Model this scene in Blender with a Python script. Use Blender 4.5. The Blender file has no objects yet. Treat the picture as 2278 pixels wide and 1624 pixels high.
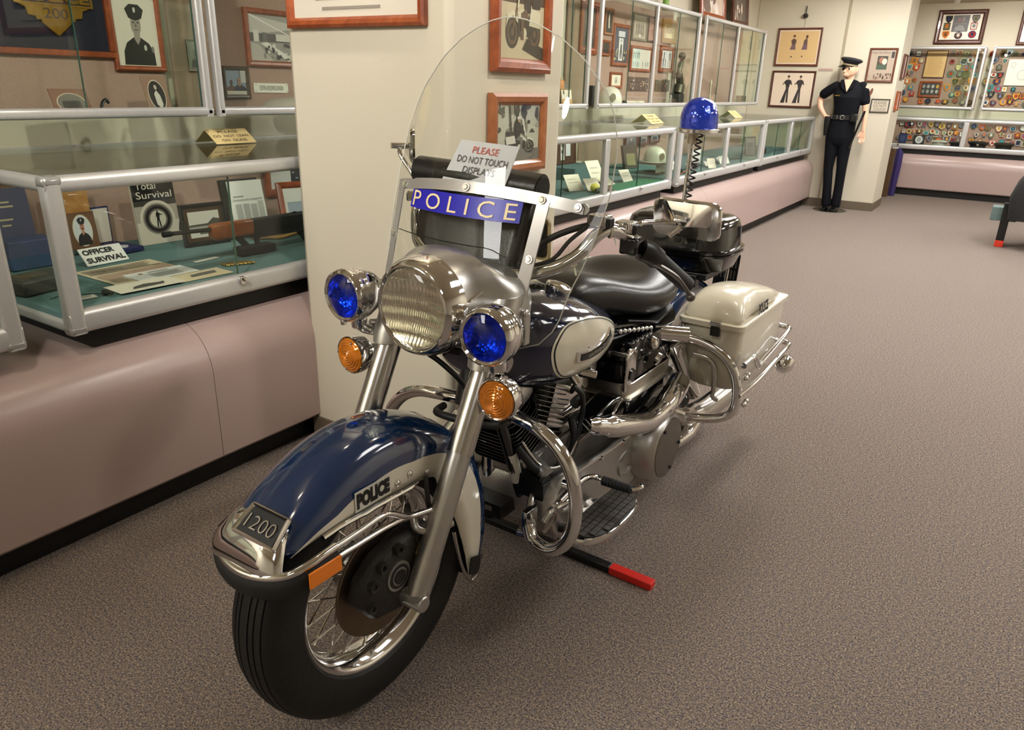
import bpy, bmesh, math, random
from mathutils import Vector, Matrix
random.seed(7)
SC = bpy.context.scene
COL = SC.collection
# ---------------------------------------------------------------- camera, light, exposure
CAM_YAW, CAM_PITCH, CAM_ROLL, CAM_H, CAM_F = 0.572086, 0.3619395, 0.0273449, 1.35, 1642.09
def make_camera():
    cy, sy, cp, sp = math.cos(CAM_YAW), math.sin(CAM_YAW), math.cos(CAM_PITCH), math.sin(CAM_PITCH)
    f = Vector((-sy*cp, cy*cp, -sp)); r = Vector((cy, sy, 0)); u = r.cross(f)
    c, s = math.cos(CAM_ROLL), math.sin(CAM_ROLL)
    r2 = c*r + s*u; u2 = c*u - s*r
    cam = bpy.data.cameras.new('camera'); o = bpy.data.objects.new('camera', cam); COL.objects.link(o)
    o.matrix_world = Matrix(((r2.x, u2.x, -f.x, 0), (r2.y, u2.y, -f.y, 0), (r2.z, u2.z, -f.z, CAM_H), (0, 0, 0, 1)))
    cam.sensor_width = 36.0; cam.sensor_fit = 'HORIZONTAL'; cam.lens = CAM_F/2278*36.0
    cam.clip_start = 0.05; cam.clip_end = 60
    SC.camera = o
make_camera()
w = bpy.data.worlds.new('world'); SC.world = w; w.use_nodes = True
w.node_tree.nodes['Background'].inputs[0].default_value = (1, .96, .92, 1)
w.node_tree.nodes['Background'].inputs[1].default_value = 0.02
SC.view_settings.view_transform = 'Standard'
try: SC.view_settings.look = 'None'
except Exception: pass
SC.view_settings.exposure = 0.0; SC.view_settings.gamma = 1.0
SC.view_settings.use_curve_mapping = False
SC.cycles.use_denoising = True
SC.cycles.max_bounces = 10; SC.cycles.transparent_max_bounces = 24
SC.cycles.glossy_bounces = 5; SC.cycles.transmission_bounces = 6; SC.cycles.diffuse_bounces = 4
SC.cycles.caustics_reflective = False; SC.cycles.caustics_refractive = False
SC.cycles.sample_clamp_indirect = 6.0
CEIL = 2.62
PANEL_W = 19.0       # emission strength of the ceiling panels
SPOT_E = 260.0       # emission strength of the small track lamps
SPOT_W = 1.0         # factor on the watts of the track lamps
# ceiling panels (x, y, size x, size y, strength factor); emission is set on their diffusers further down
PANELS = [(0.75, 2.6, .6, 1.2, .55), (0.75, 5.0, .6, 1.2, 1.0), (0.75, 7.6, .6, 1.2, 1.25), (0.2, 10.6, .6, 1.2, 1.15),
          (-1.05, 4.6, .6, 1.2, 1.0), (-1.05, 6.9, .6, 1.2, 1.2), (-1.15, 9.0, .6, 1.2, .95), (2.2, 4.0, .6, 1.2, .8), (2.2, 8.5, .6, 1.2, 1.0),
          (-2.43, -1.75, .75, 1.5, .95), (0.9, -1.4, .6, 1.2, .3)]  # last panel is unseen, added behind the camera to lift the near end
# track lamps: (x, y, aim x, aim y, aim z, watts, cone degrees)
LAMPS = [(-1.15, 0.2, -2.95, 1.0, 1.35, 38, 80), (-.75, -0.3, -1.75, 1.9, 1.3, 150, 58), (-1.2, 1.5, -2.95, 2.1, 1.2, 38, 75), (-.35, 2.3, -1.45, 2.3, 1.2, 30, 80), (-1.2, 3.2, -2.95, 4.5, 1.2, 55, 85), (-1.2, 5.0, -2.95, 5.6, 1.2, 60, 85), (-1.2, 6.5, -2.95, 7.1, 1.2, 60, 85), (-1.2, 8.2, -2.95, 8.6, 1.2, 55, 85),
         (-1.3, 8.6, -2.2, 10.2, 1.5, 45, 70), (-1.0, 11.5, -1.2, 13.2, 1.3, 60, 90), (-.27, 11.5, -.3, 13.2, 1.5, 60, 90), (.5, 11.5, .5, 13.2, 1.3, 50, 90)]
LIGHTC = (1.0, .97, .92)

# ---------------------------------------------------------------- materials
def lin(c):
    r = []
    for x in c[:3]:
        x = x/255.0
        r.append(x/12.92 if x <= .04045 else ((x+.055)/1.055)**2.4)
    return (r[0], r[1], r[2], 1)
MATS = {}
def P(name, rgb, rough=.5, metal=0.0, spec=.5, coat=0.0, noise=None, bump=None, emit=None):
    """plain principled material; noise=(scale, amount) varies the colour, bump=(scale, strength) adds fine relief"""
    if name in MATS: return MATS[name]
    m = bpy.data.materials.new(name); m.use_nodes = True; MATS[name] = m
    nt = m.node_tree; b = nt.nodes['Principled BSDF']; c = lin(rgb)
    b.inputs['Base Color'].default_value = c; b.inputs['Roughness'].default_value = rough
    b.inputs['Metallic'].default_value = metal; b.inputs['Specular IOR Level'].default_value = spec
    if coat: b.inputs['Coat Weight'].default_value = coat; b.inputs['Coat Roughness'].default_value = .04
    if noise or bump:
        tc = nt.nodes.new('ShaderNodeTexCoord')
    if noise:
        n = nt.nodes.new('ShaderNodeTexNoise'); n.inputs['Scale'].default_value = noise[0]; n.inputs['Detail'].default_value = 4
        mx = nt.nodes.new('ShaderNodeMix'); mx.data_type = 'RGBA'
        k = noise[1]
        mx.inputs[6].default_value = tuple(min(1, x*(1-k)) for x in c[:3])+(1,)
        mx.inputs[7].default_value = tuple(min(1, x*(1+k)) for x in c[:3])+(1,)
        nt.links.new(tc.outputs['Object'], n.inputs['Vector']); nt.links.new(n.outputs['Fac'], mx.inputs[0])
        nt.links.new(mx.outputs[2], b.inputs['Base Color'])
    if bump:
        n2 = nt.nodes.new('ShaderNodeTexNoise'); n2.inputs['Scale'].default_value = bump[0]; n2.inputs['Detail'].default_value = 3
        bp = nt.nodes.new('ShaderNodeBump'); bp.inputs['Strength'].default_value = bump[1]; bp.inputs['Distance'].default_value = .01
        nt.links.new(tc.outputs['Object'], n2.inputs['Vector']); nt.links.new(n2.outputs['Fac'], bp.inputs['Height'])
        nt.links.new(bp.outputs['Normal'], b.inputs['Normal'])
    if emit:
        b.inputs['Emission Color'].default_value = lin(emit[0]); b.inputs['Emission Strength'].default_value = emit[1]
    return m
def glass(name, tint=(235, 245, 238), refl=.9, base=.0, rough=0.0):
    """thin pane: mostly clear, mirror-like at grazing angles"""
    if name in MATS: return MATS[name]
    m = bpy.data.materials.new(name); m.use_nodes = True; MATS[name] = m
    nt = m.node_tree; nt.nodes.clear()
    out = nt.nodes.new('ShaderNodeOutputMaterial'); mix = nt.nodes.new('ShaderNodeMixShader')
    tr = nt.nodes.new('ShaderNodeBsdfTransparent'); gl = nt.nodes.new('ShaderNodeBsdfGlossy'); fr = nt.nodes.new('ShaderNodeFresnel')
    mm = nt.nodes.new('ShaderNodeMath'); mm.operation = 'MULTIPLY_ADD'
    fr.inputs['IOR'].default_value = 1.45
    geo = nt.nodes.new('ShaderNodeNewGeometry')
    mixn = nt.nodes.new('ShaderNodeMath'); mixn.operation = 'MULTIPLY_ADD'   # IOR inverted on back faces so both sides act alike
    mixn.inputs[1].default_value = 1/1.45-1.45; mixn.inputs[2].default_value = 1.45
    nt.links.new(geo.outputs['Backfacing'], mixn.inputs[0]); nt.links.new(mixn.outputs[0], fr.inputs['IOR'])
    mm.inputs[1].default_value = refl; mm.inputs[2].default_value = base; mm.use_clamp = True
    tr.inputs['Color'].default_value = lin(tint); gl.inputs['Roughness'].default_value = rough
    nt.links.new(fr.outputs[0], mm.inputs[0]); nt.links.new(mm.outputs[0], mix.inputs[0])
    nt.links.new(tr.outputs[0], mix.inputs[1]); nt.links.new(gl.outputs[0], mix.inputs[2]); nt.links.new(mix.outputs[0], out.inputs[0])
    return m
def lens_mat(name, rgb, ior=1.3, rough=.05, metal=.0):
    """coloured lens over a bright reflector"""
    if name in MATS: return MATS[name]
    m = P(name, rgb, rough, metal, .8, coat=1.0)
    nt = m.node_tree; b = nt.nodes['Principled BSDF']
    tc = nt.nodes.new('ShaderNodeTexCoord'); v = nt.nodes.new('ShaderNodeTexVoronoi'); v.inputs['Scale'].default_value = 60
    bp = nt.nodes.new('ShaderNodeBump'); bp.inputs['Strength'].default_value = .25; bp.inputs['Distance'].default_value = .01
    nt.links.new(tc.outputs['Object'], v.inputs['Vector']); nt.links.new(v.outputs['Distance'], bp.inputs['Height']); nt.links.new(bp.outputs[0], b.inputs['Normal'])
    return m
def carpet_mat():
    m = P('carpet', (146, 134, 128), .95, 0, .1); nt = m.node_tree; b = nt.nodes['Principled BSDF']
    tc = nt.nodes.new('ShaderNodeTexCoord')
    n1 = nt.nodes.new('ShaderNodeTexNoise'); n1.inputs['Scale'].default_value = 230; n1.inputs['Detail'].default_value = 2
    n2 = nt.nodes.new('ShaderNodeTexNoise'); n2.inputs['Scale'].default_value = 95; n2.inputs['Detail'].default_value = 3
    r1 = nt.nodes.new('ShaderNodeValToRGB'); e = r1.color_ramp.elements
    e[0].position = .32; e[0].color = lin((84, 79, 75)); e[1].position = .66; e[1].color = lin((186, 178, 166))
    x = e.new(.47); x.color = lin((134, 127, 118)); y = e.new(.54); y.color = lin((147, 141, 135))
    r2 = nt.nodes.new('ShaderNodeValToRGB'); g = r2.color_ramp.elements
    g[0].position = .35; g[0].color = lin((210, 205, 215)); g[1].position = .65; g[1].color = lin((255, 240, 225))
    mx = nt.nodes.new('ShaderNodeMix'); mx.data_type = 'RGBA'; mx.blend_type = 'MULTIPLY'; mx.inputs[0].default_value = 1
    for n in (n1, n2): nt.links.new(tc.outputs['Object'], n.inputs['Vector'])
    nt.links.new(n1.outputs['Fac'], r1.inputs[0]); nt.links.new(n2.outputs['Fac'], r2.inputs[0])
    nt.links.new(r1.outputs[0], mx.inputs[6]); nt.links.new(r2.outputs[0], mx.inputs[7]); nt.links.new(mx.outputs[2], b.inputs['Base Color'])
    bp = nt.nodes.new('ShaderNodeBump'); bp.inputs['Strength'].default_value = .55; bp.inputs['Distance'].default_value = .006
    nt.links.new(n1.outputs['Fac'], bp.inputs['Height']); nt.links.new(bp.outputs[0], b.inputs['Normal'])
    return m
def wood_mat(name, a, c2, scale=14):
    if name in MATS: return MATS[name]
    m = P(name, a, .32, 0, .5, coat=.25); nt = m.node_tree; b = nt.nodes['Principled BSDF']
    tc = nt.nodes.new('ShaderNodeTexCoord'); mp = nt.nodes.new('ShaderNodeMapping'); mp.inputs['Scale'].default_value = (1, 1, 1)
    n = nt.nodes.new('ShaderNodeTexNoise'); n.inputs['Scale'].default_value = scale; n.inputs['Detail'].default_value = 5; n.inputs['Distortion'].default_value = 1.5
    r = nt.nodes.new('ShaderNodeValToRGB'); r.color_ramp.elements[0].position = .3; r.color_ramp.elements[1].position = .7
    r.color_ramp.elements[0].color = lin(a); r.color_ramp.elements[1].color = lin(c2)
    nt.links.new(tc.outputs['Object'], mp.inputs[0]); nt.links.new(mp.outputs[0], n.inputs['Vector'])
    nt.links.new(n.outputs['Fac'], r.inputs[0]); nt.links.new(r.outputs[0], b.inputs['Base Color'])
    return m
def C(rgb, rough=.55):
    """flat print or paint colour"""
    return P('paint_%d_%d_%d_%d' % (rgb[0], rgb[1], rgb[2], int(rough*100)), rgb, rough)

CHROME = P('chrome', (226, 225, 224), .07, 1.0)
STEEL = P('polished_steel', (196, 193, 188), .22, 1.0, noise=(30, .06))
BRUSHED = P('brushed_aluminium', (190, 188, 184), .33, .92, noise=(40, .08))
ALUMC = P('cast_aluminium', (190, 188, 184), .36, .9, noise=(50, .12), bump=(150, .12))
ANOD = P('anodised_aluminium', (200, 199, 197), .34, .45, noise=(60, .05))
ANODC = P('aluminium_corner', (170, 169, 166), .28, .5)
BLACKP = P('black_gloss', (9, 9, 10), .12, 0, .5, coat=.6)
BLACKS = P('black_satin', (16, 16, 16), .38)
BLACKM = P('black_matt', (20, 19, 18), .75)
IRON = P('dark_cast_iron', (44, 41, 38), .55, .35, bump=(90, .25))
RUBBER = P('tyre_rubber', (26, 25, 24), .58, 0, .35, bump=(60, .15), noise=(25, .25))
RUBB2 = P('black_rubber', (24, 24, 24), .55)
LEATHER = P('black_leather', (20, 20, 19), .3, 0, .55, bump=(160, .07))
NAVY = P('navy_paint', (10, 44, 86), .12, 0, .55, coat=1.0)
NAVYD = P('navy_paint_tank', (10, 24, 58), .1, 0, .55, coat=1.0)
CREAM = P('cream_paint', (226, 220, 200), .22, 0, .5, coat=.6)
BAGWHITE = P('aged_white_fibreglass', (226, 219, 198), .25, 0, .5, coat=.5, noise=(5, .08))
GLASS = glass('case_glass', (251, 254, 251), .8)
WALLP = P('wall_paint', (210, 202, 182), .6, 0, .35, bump=(220, .06))
LAMINATE = P('mauve_laminate', (172, 150, 144), .28, 0, .45, noise=(160, .05))
PLINTH = P('black_plinth', (14, 13, 13), .5)
PANEL = P('mauve_fabric', (172, 142, 128), .9, 0, .2, noise=(120, .12), bump=(300, .3))
TEAL = P('teal_felt', (98, 124, 124), .95, 0, .1, bump=(400, .2))
BASEB = P('brown_vinyl_base', (104, 92, 76), .5)
WOOD = wood_mat('red_brown_wood', (120, 52, 24), (164, 84, 44))
WOODD = wood_mat('dark_wood', (66, 34, 24), (96, 52, 36))
WOODL = wood_mat('walnut_wood', (146, 84, 50), (170, 106, 66))
PAPER = C((228, 222, 208)); CREAMCARD = C((232, 214, 168)); INK = C((22, 20, 18))

# ---------------------------------------------------------------- mesh builder
def cr(pts, n=6, closed=False):
    """Catmull-Rom sampling of a list of points"""
    pts = [Vector(p) for p in pts]; out = []
    N = len(pts); rng = range(N if closed else N-1)
    for i in rng:
        if closed: p0, p1, p2, p3 = pts[i-1], pts[i], pts[(i+1) % N], pts[(i+2) % N]
        else: p0, p1, p2, p3 = pts[max(i-1, 0)], pts[i], pts[i+1], pts[min(i+2, N-1)]
        for k in range(n):
            t = k/n
            out.append(.5*((2*p1)+(p2-p0)*t+(2*p0-5*p1+4*p2-p3)*t*t+(3*p1-p0-3*p2+p3)*t**3))
    if not closed: out.append(pts[-1])
    return out
def interp(tab, x):
    if x <= tab[0][0]: return tab[0][1]
    for (a, b), (c, d) in zip(tab, tab[1:]):
        if x <= c: return b+(d-b)*(x-a)/(c-a)
    return tab[-1][1]
class MB:
    def __init__(s): s.v = []; s.f = []; s.m = []; s.mats = []
    def mi(s, mat):
        if mat not in s.mats: s.mats.append(mat)
        return s.mats.index(mat)
    def add(s, vs, fs, mat):
        o = len(s.v); s.v += [tuple(v) for v in vs]; k = s.mi(mat)
        for f in fs: s.f.append([o+i for i in f]); s.m.append(k)
        return s
    def box(s, c, d, mat, M=None):
        c = Vector(c); hx, hy, hz = d[0]/2, d[1]/2, d[2]/2
        vs = [Vector((x, y, z)) for x in (-hx, hx) for y in (-hy, hy) for z in (-hz, hz)]
        if M is not None: vs = [M @ v for v in vs]
        return s.add([c+v for v in vs], [(0, 1, 3, 2), (4, 6, 7, 5), (0, 4, 5, 1), (2, 3, 7, 6), (0, 2, 6, 4), (1, 5, 7, 3)], mat)
    def bb(s, a, b, mat):
        return s.box([(p+q)/2 for p, q in zip(a, b)], [abs(q-p) for p, q in zip(a, b)], mat)
    def loft(s, rings, mat, caps=True, close=True, wrap=False):
        n = len(rings[0]); vs = [p for r in rings for p in r]; fs = []
        R = len(rings)
        for i in range(R if wrap else R-1):
            for j in range(n if close else n-1):
                a, b = i*n+j, i*n+(j+1) % n; c, d = ((i+1) % R)*n+(j+1) % n, ((i+1) % R)*n+j
                fs.append((a, b, c, d))
        if caps and not wrap:
            fs.append(tuple(range(n-1, -1, -1))); fs.append(tuple((R-1)*n+j for j in range(n)))
        return s.add(vs, fs, mat)
    def tube(s, pts, r, mat, seg=12, caps=True, closed=False, flat=1.0, upv=None):
        pts = [Vector(p) for p in pts]; N = len(pts)
        rs = r if isinstance(r, (list, tuple)) else [r]*N
        rings = []; t0 = (pts[1]-pts[0]).normalized()
        up = Vector(upv) if upv else (Vector((0, 0, 1)) if abs(t0.z) < .9 else Vector((1, 0, 0)))
        u = (up-t0*up.dot(t0)).normalized()
        for i, p in enumerate(pts):
            if closed: t = (pts[(i+1) % N]-pts[i-1]).normalized()
            else: t = (pts[min(i+1, N-1)]-pts[max(i-1, 0)]).normalized()
            u = (u-t*u.dot(t)).normalized(); w2 = t.cross(u)
            rings.append([p+rs[i]*(math.cos(a)*u*flat+math.sin(a)*w2) for a in (2*math.pi*k/seg for k in range(seg))])
        return s.loft(rings, mat, caps, True, closed)
    def cyl(s, a, b, r, mat, r2=None, seg=20, caps=True):
        return s.tube([a, b], [r, r if r2 is None else r2], mat, seg, caps)
    def lathe(s, prof, mat, o=(0, 0, 0), ax=(0, 0, 1), seg=32, a0=0, a1=2*math.pi, caps=False):
        """prof: list of (radius, height along ax)"""
        ax = Vector(ax).normalized(); o = Vector(o)
        u = ax.orthogonal().normalized(); w2 = ax.cross(u)
        full = abs(a1-a0-2*math.pi) < 1e-6; n = seg if full else seg+1; rings = []
        for r, h in prof:
            rings.append([o+ax*h+r*(math.cos(a)*u+math.sin(a)*w2) for a in (a0+(a1-a0)*k/seg for k in range(n))])
        return s.loft(rings, mat, caps, full)
    def ball(s, c, r, mat, seg=16, rings=10):
        rx, ry, rz = r if isinstance(r, (list, tuple)) else (r, r, r); c = Vector(c); R = []
        for i in range(1, rings):
            t = math.pi*i/rings
            R.append([c+Vector((rx*math.sin(t)*math.cos(a), ry*math.sin(t)*math.sin(a), -rz*math.cos(t))) for a in (2*math.pi*k/seg for k in range(seg))])
        o = len(s.v); s.loft(R, mat, False); b = len(s.v); k = s.mi(mat)
        s.v.append(tuple(c+Vector((0, 0, -rz)))); s.v.append(tuple(c+Vector((0, 0, rz))))
        for j in range(seg):
            s.f.append([b, o+(j+1) % seg, o+j]); s.m.append(k)
            q = o+(rings-2)*seg; s.f.append([b+1, q+j, q+(j+1) % seg]); s.m.append(k)
        return s
    def prism(s, poly, mat, o=(0, 0, 0), U=(1, 0, 0), V=(0, 1, 0), d=.01):
        """2D polygon in the plane (o,U,V), thickness d along U x V"""
        o, U, V = Vector(o), Vector(U), Vector(V); N = U.cross(V).normalized()*d; n = len(poly)
        a = [o+U*x+V*y for x, y in poly]; b = [p+N for p in a]
        fs = [tuple(range(n-1, -1, -1)), tuple(range(n, 2*n))]+[(i, (i+1) % n, n+(i+1) % n, n+i) for i in range(n)]
        return s.add(a+b, fs, mat)
    def poly(s, poly, mat, o=(0, 0, 0), U=(1, 0, 0), V=(0, 1, 0), h=0):
        o, U, V = Vector(o), Vector(U), Vector(V); N = U.cross(V).normalized()*h
        return s.add([o+U*x+V*y+N for x, y in poly], [tuple(range(len(poly)))], mat)
    def text(s, txt, size, mat, o=(0, 0, 0), U=(1, 0, 0), V=(0, 1, 0), d=0, align='CENTER', fit=None, shear=0, bold=0, fn=None, lh=1.0):
        """lettering as real geometry; fit=(w,h) stretches it into a box centred on o"""
        cu = bpy.data.curves.new('lettering', 'FONT'); cu.body = txt; cu.size = size; cu.extrude = d/2; cu.align_x = align; cu.align_y = 'CENTER'
        cu.shear = shear; cu.offset = bold; cu.resolution_u = 3; cu.space_line = lh
        ob = bpy.data.objects.new('lettering', cu); me = ob.to_mesh()
        vs = [v.co.copy() for v in me.vertices]; fs = [tuple(p.vertices) for p in me.polygons]
        ob.to_mesh_clear(); bpy.data.objects.remove(ob); bpy.data.curves.remove(cu)
        if not vs: return s
        if fit:
            x0, x1 = min(v.x for v in vs), max(v.x for v in vs); y0, y1 = min(v.y for v in vs), max(v.y for v in vs)
            for v in vs:
                v.x = ((v.x-x0)/(x1-x0)-.5)*fit[0]; v.y = ((v.y-y0)/(y1-y0)-.5)*fit[1]
        if fn: return s.add([fn(v) for v in vs], fs, mat)
        o, U, V = Vector(o), Vector(U), Vector(V); N = U.cross(V).normalized()
        return s.add([o+U*v.x+V*v.y+N*v.z for v in vs], fs, mat)
    def xform(s, M):
        s.v = [tuple(M @ Vector(v)) for v in s.v]; return s
    def build(s, name, parent=None, bevel=0, smooth=.7, mods=(), recalc=True, bseg=2):
        me = bpy.data.meshes.new(name); me.from_pydata(s.v, [], s.f)
        for m in s.mats: me.materials.append(m)
        me.polygons.foreach_set('material_index', s.m); me.update()
        if recalc:
            bm = bmesh.new(); bm.from_mesh(me); bmesh.ops.recalc_face_normals(bm, faces=bm.faces); bm.to_mesh(me); bm.free()
        if smooth:
            me.shade_smooth(); me.set_sharp_from_angle(angle=smooth)
        o = bpy.data.objects.new(name, me); COL.objects.link(o)
        if parent is not None: o.parent = parent
        if bevel:
            b = o.modifiers.new('edge', 'BEVEL'); b.width = bevel; b.segments = bseg; b.limit_method = 'ANGLE'; b.angle_limit = .6
            b.harden_normals = False
        for t, kw in mods:
            q = o.modifiers.new(t.lower(), t)
            for k, v in kw.items(): setattr(q, k, v)
        return o
def thing(name, label, cat, M=None, loc=(0, 0, 0), rz=0, group=None):
    o = bpy.data.objects.new(name, None); COL.objects.link(o); o.empty_display_size = .1
    o.matrix_world = M if M is not None else Matrix.Translation(loc) @ Matrix.Rotation(rz, 4, 'Z')
    o['label'] = label; o['category'] = cat
    if group: o['group'] = group
    return o
def tag(o, label, cat, group=None):
    o['label'] = label; o['category'] = cat
    if group: o['group'] = group
    return o
def struct(o): o['kind'] = 'structure'; return o
def basis(o, U, V):
    """matrix whose local X is U, Y is V and Z their cross product, at o"""
    U, V = Vector(U).normalized(), Vector(V).normalized(); N = U.cross(V).normalized(); V = N.cross(U)
    return Matrix(((U.x, V.x, N.x, o[0]), (U.y, V.y, N.y, o[1]), (U.z, V.z, N.z, o[2]), (0, 0, 0, 1)))
def ell(cx, cy, rx, ry, n=20, a0=0, a1=2*math.pi):
    full = abs(a1-a0-2*math.pi) < 1e-6
    return [(cx+rx*math.cos(a0+(a1-a0)*k/(n if full else n-1)), cy+ry*math.sin(a0+(a1-a0)*k/(n if full else n-1))) for k in range(n)]
def rrect(x0, y0, x1, y1, r, n=5):
    out = []
    for cx, cy, a in ((x1-r, y1-r, 0), (x0+r, y1-r, 1), (x0+r, y0+r, 2), (x1-r, y0+r, 3)):
        out += [(cx+r*math.cos((a+k/n)*math.pi/2), cy+r*math.sin((a+k/n)*math.pi/2)) for k in range(n+1)]
    return out
def rect(x0, y0, x1, y1): return [(x0, y0), (x1, y0), (x1, y1), (x0, y1)]
def superring(x, cy, cz, hy, hz, n=2.5, seg=32):
    """ring in a plane of constant x"""
    out = []
    for k in range(seg):
        a = 2*math.pi*k/seg; c, s2 = math.cos(a), math.sin(a)
        out.append(Vector((x, cy+hy*math.copysign(abs(c)**(2/n), c), cz+hz*math.copysign(abs(s2)**(2/n), s2))))
    return out
# ================================================================ THE SETTING
WX0, WX1, WY0, WY1 = -3.05, 3.3, -2.8, 13.32
struct(MB().bb((WX0-.1, WY0-.1, -.05), (WX1+.1, WY1+.1, 0), carpet_mat()).build('floor', smooth=0))
struct(MB().bb((WX0-.1, WY0-.1, CEIL), (WX1+.1, WY1+.1, CEIL+.05), P('ceiling_tile', (214, 204, 184), .9, 0, .2)).build('ceiling', smooth=0))
struct(MB().bb((WX0-.1, WY0-.1, 0), (WX0, WY1+.1, CEIL), WALLP).build('wall_left', smooth=0))
struct(MB().bb((WX1, WY0-.1, 0), (WX1+.1, WY1+.1, CEIL), WALLP).build('wall_right', smooth=0))
struct(MB().bb((WX0, WY1, 0), (WX1, WY1+.1, CEIL), WALLP).build('wall_back', smooth=0))
struct(MB().bb((WX0, WY0-.1, 0), (WX1, WY0, CEIL), WALLP).build('wall_front', smooth=0))
# square pillar in the aisle, and the wall stub behind the uniformed mannequin
struct(MB().bb((-2.118, 1.84, 0), (-1.43, 2.51, CEIL), WALLP).build('wall_pillar', bevel=.022, smooth=.4))
struct(MB().bb((-2.125, 1.833, 0), (-1.423, 2.517, .095), BASEB).build('baseboard_pillar', bevel=.004, smooth=.4))
struct(MB().bb((WX0, 10.22, 0), (-1.33, 10.9, CEIL), WALLP).build('wall_stub', bevel=.008, smooth=.4))
struct(MB().bb((-2.3, 10.212, 0), (-1.322, 10.908, .1), BASEB).build('baseboard_stub', bevel=.004, smooth=.4))
struct(MB().bb((-1.985, 10.21, .1), (-1.96, 10.222, CEIL), P('seam_strip', (168, 156, 132), .5)).build('trim_1', smooth=0))

# ceiling lamps
dif = {}
for i, (x, y, sx, sy, k) in enumerate(PANELS):
    t = thing('ceiling_light', 'recessed fluorescent ceiling light, number %d along the aisle' % (i+1), 'ceiling light', loc=(x, y, CEIL), group='recessed fluorescent ceiling lights')
    t['label'] = 'recessed fluorescent ceiling light above the carpeted aisle'
    m = P('light_diffuser_%d' % int(k*100), (240, 236, 226), .6, emit=((255, 253, 250), PANEL_W*k))
    MB().bb((-sx/2, -sy/2, -.012), (sx/2, sy/2, -.004), m).build('diffuser', t, smooth=0)
    f = MB()
    for a, b in (((-sx/2-.03, -sy/2-.03), (-sx/2, sy/2+.03)), ((sx/2, -sy/2-.03), (sx/2+.03, sy/2+.03)), ((-sx/2, -sy/2-.03), (sx/2, -sy/2)), ((-sx/2, sy/2), (sx/2, sy/2+.03))):
        f.bb(a+(-.02,), b+(.0,), ANOD)
    f.build('frame', t, smooth=0)
LAMPM = P('spot_bulb', (255, 244, 226), .5, emit=((255, 240, 214), SPOT_E))
for i, (x, y, ax_, ay_, az_, wt, cone) in enumerate(LAMPS):
    t = thing('track_lamp', 'white track spotlight hanging from the ceiling near the display cases', 'spotlight', loc=(x, y, CEIL), group='track spotlights')
    p = Vector((0, 0, -.10)); aim = (Vector((ax_, ay_, az_))-Vector((x, y, CEIL-.1))).normalized(); cas = P('lamp_housing', (222, 216, 204), .4)
    MB().cyl((0, 0, 0), (0, 0, -.07), .012, cas).build('stem', t)
    MB().lathe([(.0, -.06), (.032, -.05), (.045, .02), (.047, .075), (.042, .075), (.04, .03), (.0, .03)], cas, p, aim, 20).build('housing', t)
    MB().lathe([(.0, .06), (.04, .06)], LAMPM, p, aim, 20).build('bulb', t)
    ld = bpy.data.lights.new('spot', 'SPOT'); ld.energy = wt*SPOT_W; ld.color = LIGHTC; ld.spot_size = math.radians(cone); ld.spot_blend = .8; ld.shadow_soft_size = .05
    lo = bpy.data.objects.new('spot', ld); COL.objects.link(lo); lo.parent = t; lo.location = p+aim*.1; lo.rotation_mode = 'QUATERNION'; lo.rotation_quaternion = aim.to_track_quat('-Z', 'Y')

# ================================================================ COUNTERS
def counter(name, label, M, L, seams, depth):
    """bullnose counter: local X along, Y away from the viewer (0 = front face), Z up"""
    t = thing(name, label, 'counter', M)
    R = .165; top = .58
    prof = [(.012, .10), (0, .112), (0, top-R)]+[(R-R*math.cos(a), top-R+R*math.sin(a)) for a in (math.pi/2*k/10 for k in range(1, 11))]+[(depth, top), (depth, .10)]
    xs = [0]+seams+[L]
    for a, b in zip(xs, xs[1:]):
        MB().loft([[Vector((a+.0012, y, z)) for y, z in prof], [Vector((b-.0012, y, z)) for y, z in prof]], LAMINATE).build('laminate_panel', t, smooth=.5)
    MB().bb((.01, .075, 0), (L-.01, depth, .10), PLINTH).build('toe_kick', t, smooth=0)
    sm = MB()
    for s in seams: sm.bb((s-.0011, .002, .11), (s+.0011, .05, top-R+.1), BLACKM)
    return t
ML = Matrix(((0, -1, 0, -2.085), (1, 0, 0, -2.7), (0, 0, 1, 0), (0, 0, 0, 1)))   # along the left wall
counter('display_counter', 'long mauve laminate counter with rounded edge under the left wall cases', ML, 12.9, [1.65, 4.09, 6.53, 8.97, 11.41], .96)
MBK = Matrix.Translation((-1.6, 12.33, 0))
counter('display_counter', 'mauve laminate counter with rounded edge under the shoulder patch cases', MBK, 4.2, [2.1], .98)

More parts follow.
